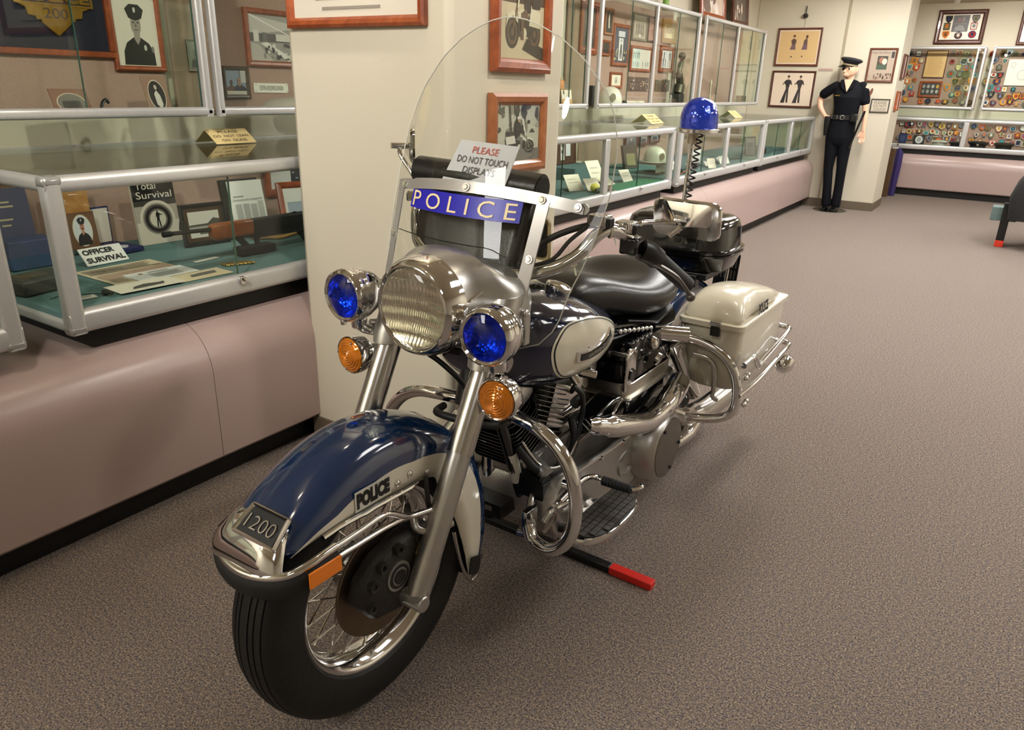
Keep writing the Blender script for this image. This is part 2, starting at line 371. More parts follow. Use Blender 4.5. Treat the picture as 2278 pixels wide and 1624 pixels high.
# ================================================================ DISPLAY CASES
EDGE = P('glass_edge', (52, 84, 74), .2)
def post(mb, x, y, z0, z1, r): mb.loft([[Vector((px+x, py+y, z)) for px, py in rrect(-r, -r, r, r, r*.55, 4)] for z in (z0, z1)], ANOD)
def lower_case(label, M, L, D, z0, z1, back=True, floor=None, mid=True):
    """table case: aluminium frame, sliding front panes, glass top, felt deck, black plinth"""
    t = thing('display_case', label, 'display case', M, group='glass table cases on the counters')
    MB().bb((.07, .05, .58), (L-.07, D, z0), PLINTH).build('plinth', t, smooth=0)
    MB().bb((.01, .01, z0), (L-.01, D, z0+.055), floor or TEAL).build('felt_deck', t, smooth=0)
    r = .024
    def rail(name, a, b, h, dpt):
        mb = MB(); a, b = Vector(a), Vector(b); d = (b-a).normalized(); n = Vector((-d.y, d.x, 0))
        ring = rrect(-dpt/2, -h/2, dpt/2, h/2, min(h, dpt)*.38, 4)
        mb.loft([[p+n*u+Vector((0, 0, v)) for u, v in ring] for p in (a, b)], ANOD); mb.build(name, t, smooth=.6)
    zt, zb = z1-.022, z0+.034
    rail('top_rail', (0, .02, zt), (L, .02, zt), .046, .044)
    rail('bottom_rail', (0, .02, zb), (L, .02, zb), .068, .044)
    rail('end_rail', (.02, .02, zt), (.02, D, zt), .04, .04); rail('end_rail', (L-.02, .02, zt), (L-.02, D, zt), .04, .04)
    rail('end_rail', (.02, .02, z0+.02), (.02, D, z0+.02), .038, .038); rail('end_rail', (L-.02, .02, z0+.02), (L-.02, D, z0+.02), .038, .038)
    mb = MB()
    for x in (.022, L-.022):
        mb = MB(); post(mb, x, .02, z0, z1, r); mb.build('corner_post', t, smooth=.6)
        for z in (z0+.012, z1-.014):
            MB().box((x, .02, z), (.054, .05, .032), ANODC).build('corner_joint', t, bevel=.012)
    if mid:
        MB().bb((L/2-.032, .0, z0+.06), (L/2+.032, .03, z1-.04), ANOD).build('middle_post', t, bevel=.006)
    n = 4; xs = [.04, L*.26, L/2, L*.74, L-.04]
    for i in range(n):
        a, b = xs[i], xs[i+1]; y = .022 if i % 2 else .03
        g = MB().bb((a, y, z0+.05), (b+.012, y+.005, z1-.04), GLASS)
        g.bb((b+.012, y-.001, z0+.06), (b+.0155, y+.006, z1-.045), EDGE); g.build('sliding_pane', t, smooth=0)
    for x in (L*.26, L*.74):
        l = MB().box((x, -.006, z0+.052), (.02, .012, .026), CHROME); l.cyl((x+.008, -.01, z0+.055), (x+.008, -.022, z0+.055), .007, CHROME); l.build('lock', t, bevel=.002)
    MB().bb((.02, .03, z1-.006), (L-.02, D-.01, z1), GLASS).build('top_pane', t, smooth=0)
    for x in (.018, L-.022): MB().bb((x, .04, z0+.04), (x+.004, D-.02, z1-.03), GLASS).build('end_pane', t, smooth=0)
    if back: MB().bb((.01, D-.012, z0+.05), (L-.01, D, z1-.01), PANEL).build('back_panel', t, smooth=0)
    MB().bb((0, D-.02, z1-.018), (L, D, z1+.004), ANOD).build('back_rail', t, smooth=0)
    return t
def upper_case(label, M, L, D, z0, z1, seam=None):
    t = thing('wall_case', label, 'display case', M, group='shallow glass wall cases')
    seam = seam or L/2
    MB().bb((.005, D-.014, z0+.01), (L-.005, D, z1-.005), PANEL).build('back_panel', t, smooth=0)
    MB().bb((.005, .01, z0), (L-.005, D-.015, z0+.008), GLASS).build('shelf_floor', t, smooth=0)
    MB().bb((.005, .01, z1-.012), (L-.005, D, z1), GLASS).build('top_panel', t, smooth=0)
    for nm, z in (('top_rail', z1-.018), ('bottom_rail', z0+.018)):
        mb = MB(); ring = rrect(-.016, -.018, .016, .018, .012, 4)
        mb.loft([[Vector((x, .014+u, z+v)) for u, v in ring] for x in (0, L)], ANOD); mb.build(nm, t, smooth=.6)
    for x in (.014, L-.014):
        mb = MB(); post(mb, x, .014, z0, z1, .016); mb.build('corner_post', t, smooth=.6)
        MB().bb((x-.006, .03, z0+.012), (x+.006, D, z1-.012), GLASS).build('end_pane', t, smooth=0)
    mb = MB(); post(mb, seam, .012, z0+.02, z1-.02, .014); mb.build('middle_post', t, smooth=.6)
    for a, b, y in ((.03, L*.27, .02), (L*.26, seam, .028), (seam, L*.76, .02), (L*.75, L-.03, .028)):
        g = MB().bb((a, y, z0+.034), (b, y+.005, z1-.034), GLASS); g.bb((b, y-.001, z0+.036), (b+.003, y+.006, z1-.036), EDGE); g.build('sliding_pane', t, smooth=0)
    return t
def MLc(y): return Matrix(((0, -1, 0, -2.148), (1, 0, 0, y), (0, 0, 1, 0), (0, 0, 0, 1)))
def MUc(y): return Matrix(((0, -1, 0, -2.735), (1, 0, 0, y), (0, 0, 1, 0), (0, 0, 0, 1)))
LZ0, LZ1 = .642, 1.088
for (a, b), lab in zip(((-1.42, .875), (1.0, 3.24), (3.27, 5.52), (5.645, 7.94), (7.965, 10.15)),
    ('glass table case cut off at the left picture edge, its corner post alone in view', 'glass table case left of the pillar holding the officer survival display',
     'first glass table case right of the pillar, with white helmet and cards inside', 'second glass table case right of the pillar, behind the blue beacon', 'last glass table case, by the uniformed mannequin')):
    lower_case(lab, MLc(a), b-a, .9, LZ0, LZ1, floor=TEAL)
for (a, b), lab in zip(((-.1, 1.972), (2.002, 4.07), (4.1, 5.2), (5.345, 7.405), (7.55, 9.61)),
    ('shallow wall case at far left with the large gold badge inside', 'shallow wall case left of the pillar with the courtroom photograph',
     'short wall case just right of the pillar with the orange bottle', 'shallow wall case with the white helmet and blue mat frame inside', 'farthest shallow wall case, nearest the uniform drawings')):
    upper_case(lab, MUc(a), b-a, .3, 1.202, 2.03)
for x0, x1, lab in ((-2.0, -.625, 'left patch wall case full of shoulder patches on the back wall'), (-.54, 1.4, 'right patch wall case with the white drawing on the back wall')):
    upper_case(lab, Matrix.Translation((x0, 13.0, 0)), x1-x0, .3, 1.19, 2.03, seam=(x1-x0)-.1 if x0 < -1 else None)
lower_case('glass table case filled with round patches and caps on the back counter', Matrix.Translation((-2.3, 12.4, 0)), 3.34, .9, .64, 1.07, floor=P('mauve_deck', (150, 128, 118), .9))
# ================================================================ FRAMED PICTURES AND CARDS
def fig_stand(cx, y0, h, w=1.0, legs=.5):
    """standing person outline as polygons, h = height"""
    s = h
    body = [(cx-.11*s*w, y0+.82*s), (cx-.15*s*w, y0+.6*s), (cx-.11*s*w, y0+.58*s), (cx-.09*s*w, y0+.72*s), (cx-.09*s*w, y0+.47*s), (cx-.13*s*w*legs*2, y0), (cx-.05*s*w*legs*2, y0),
            (cx, y0+.42*s), (cx+.05*s*w*legs*2, y0), (cx+.13*s*w*legs*2, y0), (cx+.09*s*w, y0+.47*s), (cx+.09*s*w, y0+.72*s), (cx+.11*s*w, y0+.58*s), (cx+.15*s*w, y0+.6*s), (cx+.11*s*w, y0+.82*s), (cx+.04*s*w, y0+.86*s), (cx-.04*s*w, y0+.86*s)]
    return body, ell(cx, y0+.91*s, .05*s*w, .055*s)
def people(xs, y0, h, dark, skin, w=1.0, legs=.5):
    out = []
    for x in xs:
        b, hd = fig_stand(x, y0, h, w, legs); out += [(dark, b), (skin, hd), (dark, ell(x, y0+h*.955, .055*h*w, .03*h))]
    return out
def portrait(cx, y0, s, coat, skin, hat=True, asp=1.0):
    """head and shoulders"""
    o = [(coat, [(cx-.42*s*asp, y0), (cx-.4*s*asp, y0+.22*s), (cx-.3*s*asp, y0+.36*s), (cx-.1*s*asp, y0+.45*s), (cx+.1*s*asp, y0+.45*s), (cx+.3*s*asp, y0+.36*s), (cx+.42*s*asp, y0+.22*s), (cx+.44*s*asp, y0)]),
         (skin, [(cx-.08*s*asp, y0+.42*s), (cx, y0+.33*s), (cx+.08*s*asp, y0+.42*s), (cx+.08*s*asp, y0+.55*s), (cx-.08*s*asp, y0+.55*s)]),
         (skin, ell(cx, y0+.66*s, .135*s*asp, .18*s))]
    dk = tuple(int(c*.45) for c in skin)
    o += [(dk, rect(cx-.09*s*asp, y0+.68*s, cx-.03*s*asp, y0+.705*s)), (dk, rect(cx+.03*s*asp, y0+.68*s, cx+.09*s*asp, y0+.705*s)), (dk, rect(cx-.05*s*asp, y0+.565*s, cx+.05*s*asp, y0+.58*s)), (dk, [(cx-.012*s*asp, y0+.69*s), (cx+.025*s*asp, y0+.625*s), (cx-.02*s*asp, y0+.625*s)])]
    if hat:
        o += [(coat, [(cx-.17*s*asp, y0+.76*s), (cx-.25*s*asp, y0+.9*s), (cx-.12*s*asp, y0+.98*s), (cx+.12*s*asp, y0+.98*s), (cx+.25*s*asp, y0+.9*s), (cx+.17*s*asp, y0+.76*s), (cx, y0+.72*s)]),
              ((200, 196, 184), ell(cx, y0+.89*s, .035*s*asp, .045*s, 10))]
    return o
def motor(cx, y0, s, dark, pale, mid, flip=1):
    """rider on a motorcycle seen from the side"""
    X = lambda x: cx+flip*x*s
    o = []
    for wx in (-.34, .34):
        o += [(dark, [(X(a), y0+b*s) for a, b in ell(wx, .2, .2, .2)]), (mid, [(X(a), y0+b*s) for a, b in ell(wx, .2, .15, .15)]), (dark, [(X(a), y0+b*s) for a, b in ell(wx, .2, .11, .11)]), (mid, [(X(a), y0+b*s) for a, b in ell(wx, .2, .05, .05, 10)])]
    T = lambda pl: [(X(a), y0+b*s) for a, b in pl]
    o += [(pale, T([(-.56, .22), (-.5, .4), (-.34, .46), (-.16, .38), (-.16, .3), (-.34, .4), (-.48, .34)])), (mid, T([(-.36, .2), (-.32, .2), (-.14, .62), (-.18, .64)])),
          (dark, T([(-.2, .16), (.26, .16), (.3, .36), (.1, .44), (-.18, .4)])), (pale, ell(X(0), y0+.2*s, .09*s, .07*s)), (pale, T([(-.2, .44), (-.02, .5), (.06, .44), (-.04, .36), (-.18, .38)])),
          (pale, T([(.16, .3), (.5, .28), (.52, .48), (.2, .52)])), (dark, T([(.26, .52), (.5, .52), (.5, .64), (.26, .64)])),
          (dark, T([(.02, .44), (.2, .46), (.22, .78), (.12, .9), (0, .86), (-.04, .7), (-.2, .6), (-.19, .55), (0, .6)])), (mid, T([(.06, .5), (-.1, .44), (-.08, .12), (0, .12), (0, .36), (.16, .4)])),
          ((176, 150, 128), ell(X(.05), y0+.95*s, .055*s, .07*s)), (pale, T([(-.03, .98), (-.02, 1.04), (.05, 1.07), (.12, 1.03), (.13, .97)])), (pale, T([(-.22, .5), (-.18, .5), (-.04, .98), (-.1, 1.0)]))]
    return o
def blotch(n, cols, x0=.02, y0=.02, x1=.98, y1=.98, r=.07, seed=1):
    """soft clutter of a photograph too small to read"""
    R = random.Random(seed); o = []
    for _ in range(n):
        cx, cy = R.uniform(x0, x1), R.uniform(y0, y1); a, b = R.uniform(.3, 1)*r, R.uniform(.4, 1.4)*r
        pts = [(min(x1, max(x0, cx+a*R.uniform(.6, 1.2)*math.cos(t))), min(y1, max(y0, cy+b*R.uniform(.6, 1.2)*math.sin(t)))) for t in (2*math.pi*k/9 for k in range(9))]
        o.append((R.choice(cols), pts))
    return o
def lines(x0, y0, x1, y1, n, col, seed=3, th=.35):
    """rows of small print, too small to read"""
    R = random.Random(seed); o = []; p = (y1-y0)/n
    for i in range(n):
        y = y1-p*(i+.5)
        o.append((col, rect(x0, y-p*th/2, x1-(x1-x0)*R.uniform(0, .25), y+p*th/2)))
    return o
PM = lambda c: c if not isinstance(c, tuple) else C(c, .4)
def picture(name, label, M, w, h, frame=None, bg=(226, 220, 206), shapes=(), cat='picture', group=None, words=(), mat=None, thick=.004, glazed=False, frame2=None):
    """flat picture lying in the local XY plane of M (origin = bottom centre of its back), optional moulding frame and mat board"""
    t = thing(name, label, cat, M, group=group)
    fw = fd = 0
    if frame: fw, fd, fm = frame
    x0, x1, y0, y1 = -w/2, w/2, 0, h
    z = thick if not frame else fd*.35
    if frame:
        prof = [(0, 0), (0, fd*.75), (fw*.3, fd), (fw*.7, fd*.9), (fw, fd*.45), (fw, 0)]
        for (ax, ay), (bx, by), (ux, uy), (vx, vy) in (((x0, y0), (x1, y0), (1, 0), (0, 1)), ((x1, y0), (x1, y1), (0, 1), (-1, 0)), ((x1, y1), (x0, y1), (-1, 0), (0, -1)), ((x0, y1), (x0, y0), (0, -1), (1, 0))):
            r1 = [Vector((ax+ux*p+vx*p, ay+uy*p+vy*p, q)) for p, q in prof]; r2 = [Vector((bx-ux*p+vx*p, by-uy*p+vy*p, q)) for p, q in prof]
            MB().loft([r1, r2], fm).build('frame_rail', t, smooth=.5)
    ix0, ix1, iy0, iy1 = x0+fw*.9, x1-fw*.9, y0+fw*.9, y1-fw*.9
    b = MB().bb((ix0, iy0, 0), (ix1, iy1, z), PM(mat or bg))
    if mat:
        k = frame2 or .12; mw = (ix1-ix0)*k
        ix0 += mw; ix1 -= mw; iy0 += mw; iy1 -= mw
        b.poly(rect(ix0, iy0, ix1, iy1), PM(bg), h=z+.0006)
    iw, ih = ix1-ix0, iy1-iy0; lv = z+.001
    for c, pl in shapes:
        pts = [(ix0+iw*min(1, max(0, u)), iy0+ih*min(1, max(0, v))) for u, v in pl]
        b.poly(pts, PM(c), h=lv); lv += .00009
    for wd in words:
        tx, cx, cy, ww, hh, c = wd[:6]
        b.text(tx, .1, PM(c), (ix0+iw*cx, iy0+ih*cy, lv+.0008), fit=(iw*ww, ih*hh), **(wd[6] if len(wd) > 6 else {}))
    b.build('print', t, smooth=0, recalc=False)
    if glazed: MB().bb((x0+fw*.8, y0+fw*.8, fd*.5), (x1-fw*.8, y1-fw*.8, fd*.5+.002), GLASS).build('glazing', t, smooth=0)
    return t
def onL(y, z, x=-3.018): return basis((x, y, z), (0, 1, 0), (0, 0, 1))          # hung on the left wall, facing the aisle
def onB(x, z, y): return basis((x, y, z), (1, 0, 0), (0, 0, 1))                  # facing the camera side (-Y)
def leanL(x, y, z, tilt=.3, yaw=0):                                              # leaning card facing the aisle
    U = Vector((math.sin(yaw), math.cos(yaw), 0)); N = Vector((math.cos(yaw), -math.sin(yaw), 0))
    return basis((x, y, z), U, Vector((0, 0, 1))*math.cos(tilt)-N*math.sin(tilt))
def flat(x, y, z, rz=0): return basis((x, y, z), (math.cos(rz), math.sin(rz), 0), (-math.sin(rz), math.cos(rz), 0))
FW, FD, FL_ = (.026, .02, WOOD), (.02, .016, WOODD), (.022, .018, WOODL)
G1, G2, G3, G4 = (40, 38, 36), (96, 92, 86), (150, 146, 138), (206, 200, 188)
SP1, SP2, SP3, SP4 = (58, 34, 24), (110, 76, 56), (170, 136, 108), (220, 196, 168)
# -- on the pillar
PILF = basis((-1.798, 1.838, 1.507), (1, 0, 0), (0, 0, 1))
picture('framed_certificate', 'wide red-brown framed certificate on the pillar face toward the camera', PILF, .582, .46, (.03, .024, WOOD), (216, 208, 192),
        [((96, 92, 88), rect(.2, .13, .37, .62)), ((206, 200, 186), rect(.225, .19, .345, .58)), ((60, 58, 56), ell(.285, .36, .035, .12)), ((96, 92, 88), rect(.64, .19, .83, .66)), ((206, 200, 186), rect(.665, .25, .805, .62)),
         ((186, 178, 162), ell(.5, .36, .085, .2, 28)), ((206, 200, 186), ell(.5, .36, .07, .165, 28)), ((150, 142, 130), [(.47, .3), (.5, .22), (.53, .3), (.53, .42), (.47, .42)])]+lines(.25, .04, .75, .1, 1, (150, 142, 130)))
PR = lambda y, z: basis((-1.428, y, z), (0, 1, 0), (0, 0, 1))
picture('framed_photograph', 'red-brown framed sepia photograph of a rider with windshield, upper of two on the pillar', PR(2.211, 1.39), .345, .41, (.042, .026, WOOD), SP4,
        [((64, 40, 30), rect(0, .55, 1, 1)), ((92, 62, 46), rect(0, .5, 1, .6)), ((52, 32, 24), [(.5, .1), (1, .0), (1, .12), (.6, .2)])]+motor(.52, .1, .72, SP1, (232, 214, 190), SP2)+[((236, 220, 196), [(.34, .62), (.4, .6), (.52, .95), (.46, .98)]), (SP1, ell(.42, .78, .05, .08)), ((232, 214, 190), ell(.42, .86, .04, .03))], glazed=True)
picture('framed_photograph', 'brown framed photograph of a rider under bare trees, lower of two on the pillar', PR(2.203, 1.072), .34, .255, (.038, .026, WOODL), (214, 206, 196),
        blotch(26, [(96, 90, 84), (150, 142, 134), (70, 64, 60), (190, 182, 172)], .02, .5, .98, .98, .09, 5)+[((128, 118, 116), rect(0, 0, 1, .22)), ((72, 62, 58), [(.42, .5), (.46, .5), (.5, .98), (.46, .98)]), ((72, 62, 58), [(.3, .55), (.33, .55), (.3, .98), (.27, .98)])]+motor(.52, .14, .62, (46, 42, 42), (222, 216, 206), (120, 112, 106), -1), glazed=True)
# -- wall case left of the pillar, near end
bf = thing('framed_badge', 'framed navy velvet panel with a big gold police badge, top left corner', 'badge display', onL(1.36, 1.409, -3.021))
for (a, b_, n) in ((-.4, .4, 0),):
    for p, q in (((-.4, 0), (.4, .022)), ((-.4, .52), (.4, .542)), ((-.4, .022), (-.378, .52)), ((.378, .022), (.4, .52))):
        MB().bb(p+(0,), q+(.022,), WOOD).build('frame_rail', bf, bevel=.004)
MB().bb((-.378, .022, 0), (.378, .52, .006), P('navy_velvet', (20, 24, 44), .95)).build('velvet_panel', bf, smooth=0)
GOLD = P('gold', (212, 170, 74), .28, 1.0, bump=(60, .12)); GOLDD = P('badge_dark_brown', (70, 50, 40), .5)  # second one: dark brown for the lettering band field and the number
bd = MB(); bx = .193; by = .148-.083
half = [(0, .065-.0), (.052, .108), (.052, .118), (.068, .116), (.07, .128), (.095, .13), (.1, .155), (.125, .165), (.135, .20), (.14, .30), (.11, .36), (.06, .40), (0, .415)]
bd.prism([(bx+x, y) for x, y in half]+[(bx-x, y) for x, y in half[-2:0:-1]], GOLD, (0, 0, .006), d=.012); bd.build('badge', bf, bevel=.004, smooth=.5)
bb_ = MB().bb((bx-.138, .168, .018), (bx+.138, .226, .021), GOLD); bb_.bb((bx-.13, .174, .021), (bx+.13, .22, .0215), GOLDD)
bb_.text('POLICE', .05, GOLD, (bx, .197, .024), fit=(.245, .038), d=.006, bold=.002); bb_.build('lettering_band', bf, smooth=.5)
MB().text('200', .05, GOLDD, (bx, .142, .0185), fit=(.085, .034), d=.001).build('number', bf, smooth=0)
picture('framed_photograph', 'framed black and white portrait of a smiling officer in cap beside gold badge', onL(1.858, 1.366), .215, .285, (.019, .02, WOOD), (216, 208, 192),
        portrait(.5, .02, .9, (34, 32, 30), (150, 140, 128), True, .95)+[((190, 186, 176), ell(.66, .28, .035, .045, 10)), ((120, 116, 110), ell(.83, .26, .035, .05, 10))])
picture('photo_card', 'brown mat card with oval group photograph lying back against the case shelf', leanL(-2.85, 1.48, 1.217, .35, -.12), .14, .085, None, (128, 88, 68), [((206, 190, 166), ell(.5, .4, .4, .42, 26)), ((110, 104, 96), ell(.5, .4, .37, .39, 26)), ((56, 52, 48), rect(.24, .1, .74, .45)), ((200, 194, 184), [(.2, .2), (.3, .05), (.3, .2)])]+people([.3, .38, .46, .54, .62, .7], .08, .5, (48, 44, 42), (150, 140, 130), .5), cat='photograph')
picture('photo_card', 'pale brown card with oval portrait of a seated person in white', leanL(-2.85, 1.816, 1.217, .25, -.1), .105, .135, None, (150, 118, 98), [((214, 200, 180), ell(.5, .46, .37, .43, 26)), ((44, 40, 38), ell(.5, .46, .34, .4, 26)), ((214, 208, 196), [(.4, .2), (.38, .5), (.5, .6), (.62, .46), (.66, .2), (.56, .08)]), ((200, 186, 170), ell(.5, .68, .06, .07, 10))], cat='photograph')

lt = MB(); lt.tube(cr([(-2.83, 1.565, 1.22), (-2.84, 1.58, 1.25), (-2.85, 1.6, 1.262), (-2.85, 1.61, 1.25)]), .006, BLACKS, 8); tag(lt.build('pipe'), 'small black smoking pipe standing beside the oval group photograph', 'pipe')
# -- wall case left of the pillar, second
picture('framed_photograph', 'red-brown framed black and white photograph of a meeting room', onL(2.52, 1.403), .29, .245, (.025, .022, WOOD), (146, 142, 134),
        [((190, 184, 174), [(0, .55), (1, .72), (1, .84), (0, .98)]), ((224, 220, 210), [(0, .97), (.05, .99), (.95, .6), (.9, .6)]), ((66, 62, 60), rect(.0, .42, 1, .6)), ((214, 208, 198), rect(.1, .42, .22, .66)), ((90, 86, 82), rect(.3, .42, .4, .62)), ((206, 200, 190), rect(.62, .45, .98, .6)), ((178, 172, 162), [(0, 0), (.55, 0), (.2, .36), (0, .4)]), ((226, 222, 212), [(.25, .38), (.4, .42), (1, .08), (.9, .02)])]+blotch(22, [(50, 46, 44), (120, 116, 110), (214, 208, 198)], .3, .05, .98, .42, .06, 9))
picture('framed_photograph', 'small black and gold framed colour photograph of two people at a desk', onL(2.305, 1.262), .14, .137, (.018, .016, P('black_gold_frame', (66, 52, 36), .35)), (146, 166, 190), portrait(.25, .1, .6, (96, 66, 50), (40, 32, 30), False)+portrait(.66, .08, .75, (28, 34, 54), (176, 140, 116), False)+[((224, 218, 206), rect(.0, .0, 1, .16)), ((206, 204, 200), rect(.72, .5, 1, 1))])
t = thing('name_plate', 'white plastic plate reading central receiving division beneath meeting room photograph', 'sign', onL(2.505, 1.288, -3.02))
MB().prism(rrect(-.1, 0, .1, .042, .006), C((232, 228, 214), .4), d=.004).build('plate', t)
MB().text('CENTRAL RECEIVING DIVISION', .02, INK, (0, .021, .0046), fit=(.14, .02)).build('lettering', t, smooth=0)
for x in (-.09, .09):
    for y in (.008, .034): MB().cyl((x, y, .004), (x, y, .006), .0022, STEEL, seg=8).build('screw', t)
picture('framed_photograph', 'tiny dim metal framed portrait seen through the end of the case', onL(2.11, 1.372), .07, .125, (.008, .01, P('pewter', (120, 122, 112), .4, .7)), (150, 150, 138), portrait(.5, .05, .8, (60, 60, 56), (130, 126, 116), False))
cp = MB(); cp.loft([[Vector((-2.86+.10*a*math.cos(t2), 2.5+.16*a*math.sin(t2), z)) for t2 in (2*math.pi*k/24 for k in range(24))] for a, z in ((1, 1.215), (1.03, 1.235), (.9, 1.255), (.6, 1.268), (.2, 1.273))], C((186, 178, 164), .8))
capo = tag(cp.build('service_cap'), 'pale grey cloth cap with letters lying under the name plate', 'cap')
MB().text('M P D', .03, C((90, 84, 80)), (-2.752, 2.54, 1.237), (0, 1, 0), (-.3, 0, 1), fit=(.17, .022)).build('lettering', capo, smooth=0)
# -- wall cases right of the pillar
def wl(y0, y1, z0, z1): return onL((y0+y1)/2, z0), y1-y0, z1-z0
def WP(lab, y0, y1, z0, z1, fr, bg, sh, **k): M, w_, h_ = wl(y0, y1, z0, z1); return picture('framed_photograph', lab, M, w_, h_, fr, bg, sh, **k)
FDK = (.03, .02, WOODD); FRD = (.03, .02, WOOD)
WP('framed photograph of three standing officers beside the pillar, upper one', 4.78, 5.12, 1.69, 1.95, FRD, (150, 140, 132), people([.3, .5, .7], .1, .75, (36, 32, 34), (206, 190, 176), .7))
WP('dark framed faded group print beside the pillar, lower one', 4.78, 5.13, 1.42, 1.64, (.025, .018, WOODD), (196, 176, 168), blotch(24, [(172, 150, 146), (150, 128, 124), (210, 196, 188)], seed=12))
WP('large red-brown framed portrait behind the first wall case seam', 5.52, 5.82, 1.6, 1.98, (.05, .02, WOOD), (86, 62, 50), portrait(.5, .05, .8, (40, 34, 32), (180, 150, 126)))
WP('narrow framed picture of a pale statue on black, upper row', 5.93, 6.09, 1.76, 1.96, (.02, .016, WOODL), (52, 46, 40), [((226, 216, 198), [(.46, .2), (.4, .6), (.48, .88), (.58, .8), (.56, .5), (.62, .22)])])
WP('small dark framed picture under the pale statue', 5.9, 6.06, 1.60, 1.72, (.022, .016, WOOD), (40, 32, 28), blotch(8, [(90, 70, 56), (60, 46, 40)], seed=4))
WP('large framed print of a tall officer on a navy blue mat', 6.1, 6.43, 1.53, 1.86, (.03, .02, WOOD), (62, 66, 84), [((206, 206, 210), rect(.28, .74, .74, .9)), ((224, 222, 220), rect(.34, .06, .64, .7)), ((150, 146, 142), ell(.49, .63, .05, .05)), ((98, 92, 90), [(.42, .1), (.44, .5), (.5, .56), (.57, .5), (.58, .1), (.52, .12), (.5, .3), (.47, .12)])]+blotch(14, [(214, 206, 170), (186, 160, 110), (120, 110, 100)], .05, .04, .3, .4, .05, 7)+blotch(14, [(214, 206, 170), (186, 160, 110), (120, 110, 100)], .68, .04, .95, .4, .05, 8))
WP('grey framed team photograph on the upper row of the case', 6.47, 6.78, 1.75, 1.975, (.02, .016, P('grey_frame', (112, 96, 84), .5)), (166, 152, 136), people([.25, .42, .6, .76], .15, .55, (110, 98, 90), (196, 180, 164), .6)+[((222, 214, 204), rect(.44, .08, .6, .2))])
WP('dark edged reddish picture at the end of the upper row', 6.8, 7.0, 1.755, 1.97, (.016, .016, WOODD), (172, 128, 112), blotch(16, [(150, 96, 90), (190, 150, 130), (120, 80, 76)], seed=15))
WP('wide framed pair of pale blue team prints in the middle row', 6.475, 6.93, 1.498, 1.71, (.026, .018, WOOD), (214, 206, 194), [((206, 216, 206), rect(0, 0, .45, 1))]+people([.1, .2, .3, .38], .5, .38, (110, 132, 128), (190, 190, 180), .5)+people([.1, .2, .3, .38], .08, .3, (150, 166, 160), (200, 200, 190), .5)+people([.6, .75, .88], .1, .3, (150, 166, 170), (206, 200, 190), .6))
WP('gold framed certificate with pale label near the glass door edge', 7.13, 7.48, 1.765, 1.975, (.045, .018, P('tan_frame', (164, 122, 74), .5)), (206, 182, 146), [((186, 160, 124), rect(.1, .4, .9, .95)), ((232, 214, 170), rect(.2, .06, .75, .36))]+blotch(8, [(160, 130, 96), (196, 170, 134)], .2, .45, .8, .9, .1, 3))
WP('bright red-brown framed photograph of a group on snow', 7.13, 7.46, 1.507, 1.742, (.04, .02, WOOD), (224, 222, 222), people([.2, .4], .08, .5, (70, 78, 100), (170, 140, 120), .7)+people([.25, .75, .85], .45, .48, (60, 56, 60), (150, 120, 104), .6)+people([.62, .8], .06, .42, (200, 160, 120), (210, 180, 150), .6))
WP('small framed card with an oval seal above the white helmet', 6.1, 6.33, 1.35, 1.48, (.022, .016, WOOD), (232, 224, 204), [((90, 84, 80), ell(.5, .5, .13, .28, 18)), ((222, 214, 196), ell(.5, .5, .1, .23, 18)), ((90, 84, 80), [(.44, .36), (.5, .66), (.56, .36)])])
WP('dark wide photograph of many figures beside the helmet', 6.48, 6.92, 1.331, 1.45, None, (88, 70, 66), blotch(40, [(50, 42, 44), (150, 96, 84), (120, 104, 100), (176, 140, 120), (206, 176, 150)], seed=21, r=.06))
WP('small unframed brown photograph, left of a pair', 7.085, 7.25, 1.333, 1.435, None, (96, 78, 60), blotch(12, [(60, 50, 42), (176, 140, 110), (130, 104, 80)], seed=22))
WP('small unframed black photograph with white figure, right of a pair', 7.265, 7.44, 1.331, 1.44, None, (28, 26, 26), blotch(9, [(222, 218, 210), (150, 146, 140), (60, 58, 56)], .2, .05, .8, .8, .12, 23))
for q, (y0, y1, lab) in enumerate(((7.85, 8.6, 'first red-framed portrait leaning on top of the far wall case'), (8.85, 9.42, 'second dark-framed portrait leaning on top of the far wall case'))):
    picture('framed_photograph', lab, leanL(-2.93, (y0+y1)/2, 2.031, .1), y1-y0, .62, (.07, .03, WOOD if q == 0 else WOODD), (206, 186, 170) if q == 0 else (104, 92, 84), (blotch(14, [(60, 48, 46), (120, 100, 92), (226, 214, 204), (90, 74, 70)], .05, .02, .95, .6, .14, 31) if q == 0 else blotch(12, [(226, 206, 190), (150, 130, 116), (120, 100, 90)], .05, .0, .95, .4, .1, 32)))
gb = MB(); gb.tube([(-2.95, 7.0, 2.03), (-2.95, 7.02, 2.2)], .03, C((110, 150, 60)), 10); tag(gb.build('green_bottle'), 'green bottle standing on top of the middle wall case', 'bottle')
